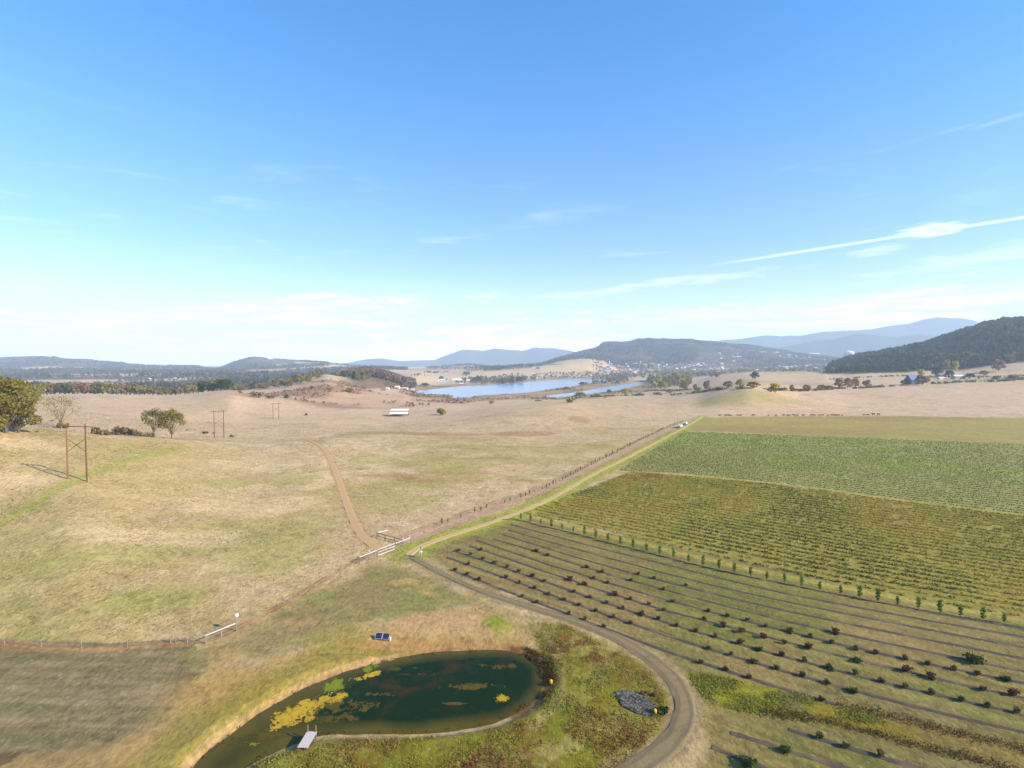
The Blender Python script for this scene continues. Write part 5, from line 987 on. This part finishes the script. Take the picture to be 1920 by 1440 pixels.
def ball_post(px, py, h, label, capc='white'):
    v = spot(px, py); root = tag(empty('bucket_post', v), label, 'post'); mb = MB(); mb.tube([(0, 0, -.3), (0, 0, h)], .05, 8); mb.build('post', steel, root)
    mb = MB(); mb.tube([(0, 0, h - .1), (0, 0, h - .05), (0, 0, h + .32), (0, 0, h + .46), (0, 0, h + .5)], [.1, .3, .34, .26, .05], 14); mb.build('bucket', white, root, smooth=True); return root
# fence with one pale corner rail, lower left
fp = [(320, 1206), (352, 1206), (386, 1207), (415, 1195), (443, 1183)]; vs = P3([a for a, b in fp], [b for a, b in fp]); root = tag(empty('rail_fence', vs[2]), 'thin post fence corner with one pale top rail above the mown strip', 'fence'); c = vs[2]
for q in vs: mb = MB(); post(mb, q - c, 1.5); mb.build('post', steel, root)
mb = MB(); z_ = Vector((0, 0, 1.35)); mb.bar(vs[2] - c + z_, vs[4] - c + z_, .13); mb.build('top_rail', railm, root)
for a, b in ((0, 1), (1, 2), (2, 3), (3, 4)):
    mb = MB()
    for hq in (.35, .8, 1.2): mb.bar(vs[a] - c + Vector((0, 0, hq)), vs[b] - c + Vector((0, 0, hq)), .02)
    mb.build('wire', steel, root)
mb = MB(); mb.bar(vs[1] - c + Vector((0, 0, 1.3)), vs[2] - c + Vector((0, 0, .1)), .07); mb.build('brace', wood, root)
ball_post(444, 1184, 2.55, 'tall thin post with a white bucket on top at the fence corner')
# sparse steel posts of the long pasture fence
fl, _ = resample(fenceline, 6.5); root = tag(empty('pasture_fence', (fl[0, 0], fl[0, 1], hz(*fl[0]))), 'long faint wire fence along the edge of the pasture', 'fence'); c = root.location.copy(); pv_ = None
for a, b in fl:
    q = Vector((a, b, hz(a, b))); mb = MB(); post(mb, q - c, 1.25, .035, 5); mb.build('post', steel, root)
    if pv_ is not None:
        mb = MB(); [mb.bar(pv_ - c + Vector((0, 0, hq)), q - c + Vector((0, 0, hq)), .012) for hq in (.5, 1.1)]; mb.build('wire', steel, root)
    pv_ = q
fl, _ = resample(smooth_line(P([(800, 1005), (860, 985), (940, 958), (1000, 937), (1050, 914), (1100, 888), (1160, 857), (1210, 833), (1290, 792)]), 2), 5.0); root = tag(empty('pasture_fence', (fl[0, 0], fl[0, 1], hz(*fl[0]))), 'faint wire fence between the ploughed strip and the farm road', 'fence'); c = root.location.copy(); pv_ = None
for a, b in fl:
    q = Vector((a, b, hz(a, b))); mb = MB(); post(mb, q - c, 1.4, .04, 5); mb.build('post', steel, root)
    if pv_ is not None:
        mb = MB(); [mb.bar(pv_ - c + Vector((0, 0, hq)), q - c + Vector((0, 0, hq)), .012) for hq in (.5, 1.2)]; mb.build('wire', steel, root)
    pv_ = q
# gate with side rails
A, B, C_, D_ = P3([674.5, 709, 740.5, 770], [1057, 1043, 1031, 1019]); 
def railset(root, c, a, b, hs, w=.1, m=railm):
    for hq in hs: mb = MB(); mb.bar(a - c + Vector((0, 0, hq)), b - c + Vector((0, 0, hq)), w); mb.build('rail', m, root)
root = tag(empty('farm_gate', B), 'pale three bar metal gate where the dirt track meets the farm road', 'gate'); railset(root, B, B, C_, (.25, .95, 1.6), .13)
for q in (B, C_, (B + C_) / 2): mb = MB(); post(mb, q - B, 1.7, .06); mb.build('upright', steel, root)
for a, b, lb in ((A, B, 'pale rail fence wing left of the metal gate'), (C_, D_, 'pale rail fence wing right of the metal gate')):
    off = (b - a).normalized() * .35; root = tag(empty('gate_wing', a), lb, 'fence'); a2 = a + off * (0 if lb.find('left') > 0 else 1); b2 = b - off * (1 if lb.find('left') > 0 else 0); railset(root, a, a2, b2, (1.5,), .15)
    for q in (a2, b2, (a2 + b2) / 2): mb = MB(); post(mb, q - a, 1.55, .08); mb.build('post', wood, root)
    mb = MB(); [mb.bar(a2 - a + Vector((0, 0, hq)), b2 - a + Vector((0, 0, hq)), .02) for hq in (.4, .8, 1.1)]; mb.build('wire', steel, root)
for px, py, lb in ((692, 1050, 'short white capped post by the left gate wing'), (755.5, 1025, 'short white capped post by the right gate wing')):
    v = spot(px, py); root = tag(empty('capped_post', v), lb, 'post'); mb = MB(); post(mb, Vector((0, 0, 0)), 1.9, .05); mb.build('post', steel, root); mb = MB(); mb.tube([(0, 0, 1.85), (0, 0, 1.95), (0, 0, 2.1), (0, 0, 2.15)], [.1, .16, .14, .05], 10); mb.build('cap', white, root)
# brown timber corral fence behind the gate
tp = P3([707, 722, 740, 756], [1008, 1013, 1017, 1023]); root = tag(empty('timber_fence', tp[0]), 'weathered brown timber fence behind the gate', 'fence'); c = tp[0]
for q in tp: mb = MB(); post(mb, q - c, 1.45, .12); mb.build('post', wood, root)
for a, b in zip(tp[:-1], tp[1:]):
    for hq in (.5, 1.3): mb = MB(); mb.bar(a - c + Vector((0, 0, hq)), b - c + Vector((0, 0, hq)), .1, .16); mb.build('rail', wood, root)
a, b = P3([707, 728], [1008, 1003]); root = tag(empty('rail_fence', a), 'short bleached rail running back from the brown timber fence', 'fence'); railset(root, a, a, b, (1.3,), .16)
for q in (a + (b - a) * .15, b): mb = MB(); post(mb, q - a, 1.35, .09); mb.build('post', wood, root)
# white disc post by the road bend
v = spot(789, 1046); root = tag(empty('marker_post', v), 'thin post carrying a round white drum beside the bend of the farm road', 'post'); mb = MB(); mb.tube([(0, 0, -.3), (0, 0, 2.35)], .05, 8); mb.build('post', steel, root)
mb = MB(); mb.tube([(0, -.3, 1.35), (0, -.28, 1.35), (0, .2, 1.35)], [.30, .34, .34], 18); mb.build('drum', white, root); mb = MB(); mb.tube([(0, -.33, 1.35), (0, -.31, 1.35)], .1, 12); mb.tube([(0, .2, 1.35), (0, .3, 1.35)], .34, 18); mb.build('hub', black, root); mb = MB(); mb.tube([(0, 0, 2.2), (0, 0, 2.3), (0, 0, 2.5), (0, 0, 2.56)], [.06, .13, .13, .04], 10); mb.build('cap', barkd, root)
# solar panels
v = spot(717, 1199); root = tag(empty('solar_array', v, -.12, .78), 'pair of tilted dark blue solar panels on the pond bank', 'solar panel'); fr = mat('panel frame', c8(206, 204, 198), .4, noise=(3, .05))
cell = mat('solar cells', c8(52, 46, 78), .25, .5, noise=(8, .2)); tilt = math.radians(38)
for q in (-1, 1):
    root_p = MB(); cx = q * .78; hw = .72; sy = .62; ct, st_ = math.cos(tilt), math.sin(tilt)
    pts = [(cx - hw, -sy * ct, .75 - sy * st_), (cx + hw, -sy * ct, .75 - sy * st_), (cx + hw, sy * ct, .75 + sy * st_), (cx - hw, sy * ct, .75 + sy * st_)]
    nrm_ = Vector((0, -st_, ct)); root_p.add([Vector(p) for p in pts] + [Vector(p) - nrm_ * .04 for p in pts], [(0, 1, 2, 3), (7, 6, 5, 4), (0, 4, 5, 1), (1, 5, 6, 2), (2, 6, 7, 3), (3, 7, 4, 0)]); pan = root_p.build('panel', cell, root)
    f2 = MB(); P4 = [Vector(p) + nrm_ * .01 for p in pts]
    for i in range(4): f2.bar(P4[i], P4[(i + 1) % 4], .05, .06)
    f2.build('frame', fr, pan)
mb = MB()
for q in (-1.3, 0, 1.3): mb.bar((q, .45, -.2), (q, .45, 1.1), .07); mb.bar((q, -.45, -.2), (q, -.45, .4), .07); mb.bar((q, -.45, .35), (q, .5, 1.08), .05)
mb.build('stand', steel, root)
mb = MB(); mb.box((1.75, -.1, .3), (.26, .4, .75)); mb.build('battery_box', white, root)
# pond platform
a = spot(576.5, 1396); root = tag(empty('pond_platform', a, -.04), 'pale square deck on the pond edge with two bare posts', 'platform'); deck = mat('bleached boards', c8(214, 200, 190), noise=(4, .12)); mb = MB()
for k in range(9): mb.box((0, -1.15 + k * .29, .62), (1.25, .275, .05))
mb.build('deck', deck, root)
for q in (-1, 1):
    mb = MB(); mb.bar((q * .52, -1.3, .53), (q * .52, 1.35, .53), .08, .14); mb.build('joist', wood, root)
    mb = MB(); mb.bar((q * .5, 1.25, -1.6), (q * .5, 1.25, 1.45), .11); mb.build('post', wood, root)
    mb = MB(); mb.bar((q * .5, -1.1, -.5), (q * .5, -1.1, .5), .11); mb.build('foot', wood, root)
# yellow outlet caps
for px, py, lb in ((1033, 1284, 'small yellow pipe cap at the right end of the pond'), (1228, 1340, 'small yellow pipe cap between the rock pile and the gravel bend')):
    v = spot(px, py); root = tag(empty('outlet_cap', v), lb, 'pipe cap'); mb = MB(); mb.tube([(0, 0, -.3), (0, 0, .25)], .17, 12); mb.build('pipe', black, root); mb = MB(); mb.tube([(0, 0, .2), (0, 0, .25), (0, 0, .55), (0, 0, .72), (0, 0, .78)], [.2, .24, .25, .18, .04], 14); mb.build('cap', mat('yellow paint', c8(226, 176, 48), .5, noise=(3, .08)), root, smooth=True)
# white bale tubes on the farm road near the far corner
for px, py, L_, lb in ((1275, 802, 7.5, 'nearer long white trailer on the farm road beside the far field'), (1285, 796.5, 5.5, 'farther short white trailer on the farm road beside the far field')):
    v = spot(px, py); v2 = spot(px + 9, py - 5); a = math.atan2(v2.y - v.y, v2.x - v.x); root = tag(empty('trailer', v, a), lb, 'trailer'); mb = MB(); mb.box((0, 0, 1.35), (L_, 2.2, 1.3)); mb.build('body', white, root); mb = MB(); mb.box((0, 0, .62), (L_ * .96, 1.8, .16)); mb.bar((L_ / 2, 0, .6), (L_ / 2 + 1.4, 0, .55), .12); mb.build('chassis', steel, root)
    for qx in (-.8, .4):
        for qy in (-1, 1): mb = MB(); mb.tube([(qx, qy * .85, .42), (qx, qy * 1.08, .42)], .42, 14); mb.build('wheel', black, root)

# ------------------------------------------------------------------ buildings
def house(px, py, wpx, hpx, depth, wm, rm, name, label, rz=0.0, roof_frac=.4, win=3, cat='house', group=None, hip=False):
    v = spot(px, py); w = ph(v, wpx); ht = ph(v, hpx); hw = ht * (1 - roof_frac); root = tag(empty(name, v - Vector((0, 0, .4)), rz), label, cat, group)
    mb = MB(); d = depth; g = [(-w / 2, -d / 2), (w / 2, -d / 2), (w / 2, d / 2), (-w / 2, d / 2)]; z1 = hw + .4; zr = ht + .4
    vs = [(x, y, -.6) for x, y in g] + [(x, y, z1) for x, y in g] + [(-w / 2, 0, zr - .12), (w / 2, 0, zr - .12)]
    mb.add(vs, [(0, 1, 5, 4), (1, 2, 6, 9, 5), (2, 3, 7, 6), (3, 0, 4, 8, 7)]); mb.build('wall', wm, root)
    mb = MB(); e = .5; w2 = w / 2 + e; k = (zr - z1) / (d / 2); yy = d / 2 + e; ze = z1 - k * e
    for q in (-1, 1):
        vs = [(-w2, q * yy, ze), (w2, q * yy, ze), (w2, 0, zr), (-w2, 0, zr)]; vs += [(x, y, z + .18) for x, y, z in vs]; mb.add(vs, [(0, 1, 2, 3), (7, 6, 5, 4), (0, 4, 5, 1), (1, 5, 6, 2), (2, 6, 7, 3), (3, 7, 4, 0)])
    mb.build('roof', rm, root); glass = mat('dark glass', c8(60, 66, 74), .2, .5)
    for i in range(win):
        x = -w / 2 + w * (i + .5) / win
        if i == win // 2: mb = MB(); mb.box((x, -d / 2 - .03, min(1.05, z1 * .45)), (min(1.1, w * .15), .1, min(2.1, z1 * .8))); mb.build('door', barkd, root)
        else: mb = MB(); mb.box((x, -d / 2 - .03, z1 * .55), (min(1.6, w * .14), .1, min(1.2, z1 * .4))); mb.build('window', glass, root)
    return root
wcream = mat('cream wall', c8(226, 220, 206), noise=(1, .06)); wgrey = mat('grey wall', c8(170, 168, 166), noise=(1, .1)); wblue = mat('faded blue boards', c8(84, 104, 142), noise=(2, .15)); rblue = mat('blue metal roof', c8(96, 116, 158), .45, noise=(1, .1)); rwhite = mat('white metal roof', c8(244, 242, 236), .5, noise=(1, .04)); rgrey = mat('grey shingle roof', c8(128, 124, 122), noise=(1, .15)); rbrown = mat('brown shingle roof', c8(126, 100, 88), noise=(1, .15)); wtan = mat('tan wall', c8(206, 184, 158), noise=(1, .06)); rred = mat('red brown roof', c8(146, 84, 70), noise=(1, .1))
house(1713, 720.5, 24, 18, 13, wblue, rblue, 'barn', 'faded blue barn with a blue metal roof half behind brown trees', .1, .5, cat='barn')
house(1765, 706.5, 15, 7, 9, wgrey, rgrey, 'farmhouse', 'low grey farmhouse under the tall dark conifer', .2)
house(1764, 711, 13, 4, 5, wcream, rwhite, 'carport', 'small white roofed carport in front of the grey farmhouse', .25, .3, cat='carport', win=2)
house(1796, 710.5, 20, 7.5, 10, wgrey, rwhite, 'farmhouse', 'long low house with a bright white roof right of the farmhouse', .05, .3)
for k, (px, py, w, h, d, wm, rm, lb) in enumerate([(819, 715, 6, 3, 12, wcream, rwhite, 'small white barn, leftmost of the white barns above the lake'), (829.5, 714.5, 9, 4, 14, wcream, rwhite, 'medium white barn, second from the left above the lake'), (837, 714.5, 6, 4, 14, wcream, rgrey, 'grey roofed barn between the white barns above the lake'), (857, 714, 18, 4.5, 18, wcream, rwhite, 'longest white barn above the far shore'), (878, 714.5, 6, 3, 10, wcream, rwhite, 'small white barn right of the longest barn'), (865, 721, 6, 3, 8, wtan, rwhite, 'lone pale hut near the far shoreline'), (745, 728.5, 8, 5, 10, wcream, rwhite, 'white barn at the head of the lake by the grove'), (757, 729.5, 15, 3, 8, wcream, rwhite, 'long low white shed right of the white barn at the lake head'), (719, 732, 9, 3, 8, wgrey, rgrey, 'low grey shed left of the white barn at the lake head'), (727, 730.5, 5, 4, 7, wcream, rwhite, 'tiny white shed between the grey shed and the white barn'), (774, 731.5, 6, 2.6, 6, wcream, rwhite, 'little white boathouse at the tip of the lake'), (1001, 702, 6, 2.5, 8, wcream, rwhite, 'small pale farmhouse on the far shore under the long straw hill'), (1109, 706.5, 6, 3, 8, wcream, rwhite, 'white house on the far shore at the right end of the lake'), (280, 711, 3.5, 2.4, 12, wcream, rwhite, 'small white house on the left valley floor'), (331, 711, 9, 2.8, 12, wcream, rwhite, 'long white house on the left valley floor')]):
    house(px, py, w, h, d, wm, rm, 'farm_building', lb, rnd.uniform(-.15, .15), .45, cat='barn')
# open pole shed on the meadow
v = spot(749, 780); root = tag(empty('hay_shed', v, .06), 'long open hay shed with a two step cream roof on the far meadow', 'shed'); W2 = ph(v, 34); h_ = ph(v, 11.5); creamr = mat('cream metal roof', c8(248, 244, 222), .5, noise=(.5, .04))
mb = MB()
for q, (y0, z0, y1, z1) in enumerate(((-5.5, h_ * .42, 0.2, h_ * .72), )): mb.add([(-W2 / 2, y0, z0), (W2 / 2, y0, z0), (W2 / 2, y1, z1), (-W2 / 2, y1, z1), (-W2 / 2, y0, z0 - .15), (W2 / 2, y0, z0 - .15), (W2 / 2, y1, z1 - .15), (-W2 / 2, y1, z1 - .15)], [(0, 1, 2, 3), (7, 6, 5, 4), (4, 5, 1, 0), (5, 6, 2, 1), (6, 7, 3, 2), (7, 4, 0, 3)])
mb.build('lower_roof', creamr, root)
mb = MB(); y0, z0, y1, z1 = -.4, h_ * .88, 5.5, h_ * 1.12; mb.add([(-W2 / 2, y0, z0), (W2 / 2, y0, z0), (W2 / 2, y1, z1), (-W2 / 2, y1, z1), (-W2 / 2, y0, z0 - .15), (W2 / 2, y0, z0 - .15), (W2 / 2, y1, z1 - .15), (-W2 / 2, y1, z1 - .15)], [(0, 1, 2, 3), (7, 6, 5, 4), (4, 5, 1, 0), (5, 6, 2, 1), (6, 7, 3, 2), (7, 4, 0, 3)]); mb.build('upper_roof', creamr, root)
mb = MB(); mb.box((0, 5.2, h_ * .5), (W2 * .98, .12, h_)); mb.build('back_wall', wood, root)
mb = MB(); mb.box((0, .05, h_ * .79), (W2 * .98, .1, h_ * .14)); mb.build('fascia', wood, root)
for k in range(8):
    for y0, ht in ((-5.1, h_ * .4), (0, h_ * .7)):
        x = -W2 / 2 + .3 + k * (W2 - .6) / 7; mb = MB(); mb.bar((x, y0, -.5), (x, y0, ht), .22); mb.build('post', wood, root)
# little landing with pale roofs at the wet corner
for k, (px, py, w, lb) in enumerate(((1008, 747, 12, 'upper pale flat roofed duck shelter at the wet corner by the lake'), (1010, 752.5, 14, 'lower pale flat roofed duck shelter at the wet corner by the lake'))):
    v = spot(px, py); w = ph(v, w); root = tag(empty('shelter', v), lb, 'shelter', None); mb = MB(); mb.box((0, 0, 2.2), (w, 3.5, .18)); mb.build('roof', rwhite if k == 0 else rgrey, root)
    for a in (-1, -.33, .33, 1):
        for b in (-1, 1): mb = MB(); mb.bar((a * w * .47, b * 1.5, -.4), (a * w * .47, b * 1.5, 2.15), .16); mb.build('post', wood, root)
    mb = MB(); mb.box((0, 1.5, 1.1), (w * .9, .08, 1.2)); mb.build('screen', wgrey, root)
# town: small houses, one mesh each
def town_mesh(k):
    wm = [wcream, wtan, wgrey, white][k % 4]; rm = [rgrey, rbrown, rwhite, rred, rgrey][k % 5]; w, d, h, r_ = [(14, 10, 4, 3), (18, 10, 3.5, 2.5), (11, 10, 5.5, 3), (24, 14, 5, 3), (13, 9, 4, 2.5)][k % 5]
    mb = MB(); mb.add([(-w / 2, -d / 2, -1.5), (w / 2, -d / 2, -1.5), (w / 2, d / 2, -1.5), (-w / 2, d / 2, -1.5), (-w / 2, -d / 2, h), (w / 2, -d / 2, h), (w / 2, d / 2, h), (-w / 2, d / 2, h), (-w / 2, 0, h + r_ - .1), (w / 2, 0, h + r_ - .1)], [(0, 1, 5, 4), (1, 2, 6, 9, 5), (2, 3, 7, 6), (3, 0, 4, 8, 7)])
    for q in (-.3, .1, .34): mb.m = 2; mb.box((q * w, -d / 2 - .05, h * .5), (1.6, .1, 1.4))
    mb.m = 1
    for q in (-1, 1):
        vs = [(-w / 2 - .4, q * (d / 2 + .5), h - .35), (w / 2 + .4, q * (d / 2 + .5), h - .35), (w / 2 + .4, 0, h + r_), (-w / 2 - .4, 0, h + r_)]; vs += [(x, y, z + .2) for x, y, z in vs]; mb.add(vs, [(0, 1, 2, 3), (7, 6, 5, 4), (0, 4, 5, 1), (1, 5, 6, 2), (2, 6, 7, 3), (3, 7, 4, 0)])
    return mb, [wm, rm, mat('dark glass', c8(60, 66, 74), .2, .5)]
tm = []
for k in range(10):
    mb, ms = town_mesh(k); tm.append(mb.build('town_house', ms))
tpts = []
for n_, (pa, pb, ya, yb) in ((70, (1140, 1250, 680, 690)), (60, (1250, 1340, 682, 698)), (45, (1340, 1560, 664, 680)), (75, (1300, 1556, 683, 697)), (26, (1120, 1200, 692, 702))):
    for _ in range(n_): tpts.append((rnd.uniform(pa, pb), rnd.uniform(ya, yb)))
tv = P3([a for a, b in tpts], [b for a, b in tpts])
j = 0
WALLN = ['cream', 'tan', 'grey', 'white']; ROOFN = ['grey', 'brown', 'white', 'red brown', 'grey']
for i, v in enumerate(tv):
    if v.y > 5000 or v.y < 1500: continue
    k = i % 10; o = tm[k] if j < 10 and k == j else tm[k].copy()
    if o is not tm[k]: col.objects.link(o)
    j += 1; o.location = v; o.rotation_euler = (0, 0, rnd.uniform(-.7, .7)); s = rnd.uniform(.95, 1.3); o.scale = (s, s, s * 1.1)
    tag(o, f"tiny {WALLN[k % 4]} walled town house with a {ROOFN[k % 5]} roof below the long ridge", 'house', f"{WALLN[k % 4]} walled {ROOFN[k % 5]} roofed town houses")
for px, py, w, h, lb in ((1430, 661, 14, 2.2, 'long white warehouse highest in the town'), (1452, 662, 16, 2.2, 'second long white warehouse beside the highest one'), (1478, 666.5, 10, 2, 'short white warehouse right of the two highest'), (1527, 664.5, 18, 2.4, 'long white factory hall at the right side of town'), (1512, 671, 14, 2, 'low white hall below the factory'), (1380, 670, 18, 2.2, 'wide pale hall on the slope in mid town'), (1474, 690.5, 13, 3.6, 'pale house at the front edge of the town beside the field'), (1300, 688, 4, 3, 'bright white house at the front left of the town')):
    house(px, py, w, h, 22, wcream, rwhite, 'warehouse', lb, rnd.uniform(-.1, .1), .3, cat='warehouse')
v = spot(1596, 668); vx = Vector(((1590 - 960) / F * 4100, 4100, 0)); vx.z = hz(vx.x, vx.y); root = tag(empty('dome', vx), 'white domed hall beyond the left end of the wooded hill', 'dome'); mb = MB(); R = 38; Hd = 95
mb.tube([(0, 0, -20), (0, 0, Hd * .55)], [R, R], 24); mb.build('wall', wcream, root); mb = MB(); mb.tube([(0, 0, Hd * .55 + R * .62 * math.sin(a)) for a in np.linspace(0, 1.5, 7)], [R * 1.03 * math.cos(a) for a in np.linspace(0, 1.5, 7)], 24); mb.build('roof', rwhite, root, smooth=True)

# ------------------------------------------------------------------ black cattle along the far fence
def cow():
    root = tag(empty('cow'), 'x', 'cow'); hide = mat('black hide', c8(30, 26, 24), .7, noise=(3, .2)); mb = MB()
    mb.tube([(-1.02, 0, 1.18), (-.95, 0, 1.16), (-.7, 0, 1.08), (-.2, 0, 1.0), (.3, 0, 1.02), (.7, 0, 1.1), (.95, 0, 1.2), (1.2, 0, 1.18), (1.38, 0, 1.0), (1.5, 0, .8), (1.55, 0, .62)], [(.08, .1), (.24, .24), (.3, .33), (.33, .38), (.31, .37), (.25, .32), (.17, .22), (.13, .17), (.13, .16), (.09, .11), (.06, .06)], 12)
    for sx in (-.72, .66):
        for sy in (-1, 1): mb.tube([(sx, sy * .16, 1.0), (sx + (.06 if sx < 0 else -.02), sy * .18, .62), (sx - (.06 if sx < 0 else 0), sy * .18, .38), (sx, sy * .18, .0)], [.15, .09, .06, .06], 8)
    mb.tube([(-1.03, 0, 1.25), (-1.12, 0, 1.0), (-1.1, 0, .55)], [.04, .03, .05], 6)
    for sy in (-1, 1): mb.tube([(1.2, sy * .1, 1.1), (1.16, sy * .28, 1.13)], [.05, .03], 6)
    o = mb.build('body', hide, root, smooth=True); return root
cw = cow(); XS = [1349, 1361, 1366, 1370, 1383, 1388, 1412, 1441, 1455, 1469, 1476, 1480, 1488.5, 1494, 1506, 1521, 1527, 1536, 1542, 1552, 1560, 1566, 1572, 1579, 1620, 1627, 1637.5, 1647]
for i, px in enumerate(XS):
    py = 780.2 - .9 * (px > 1630) + rnd.uniform(-.3, .3) - .6 * (px > 1615); v = spot(px, py); s = rnd.uniform(.85, 1.1) * (1.25 if px > 1630 else 1)
    lb = f"black cow, {ordn(i + 1)} from the left in the line along the far fence" if px < 1630 else ('last black cow at the right end of the line' if px > 1640 else 'black cow just left of the last one in the line')
    place(cw, i == 0, v, rnd.choice([0, math.pi]) + rnd.uniform(-.5, .5), s, lb, 'black cattle in a line along the far fence')
# ------------------------------------------------------------------ haze: the air itself
hb = MB(); hb.box((0, 0, (HAZE_TOP + HAZE_BOT) / 2), (2 * HAZE_R + 400, 2 * HAZE_R + 400, HAZE_TOP - HAZE_BOT))
hm = bpy.data.materials.new('valley air'); hm.use_nodes = True; t = hm.node_tree; t.nodes.clear()
o_ = N(t, 'ShaderNodeOutputMaterial'); pv = N(t, 'ShaderNodeVolumePrincipled'); pv.inputs['Density'].default_value = HAZE_DENSITY; pv.inputs['Color'].default_value = (*HAZE_COLOR, 1)
pv.inputs['Anisotropy'].default_value = 0.0
t.links.new(pv.outputs[0], o_.inputs['Volume'])
haze = hb.build('haze', hm); haze['kind'] = 'stuff'
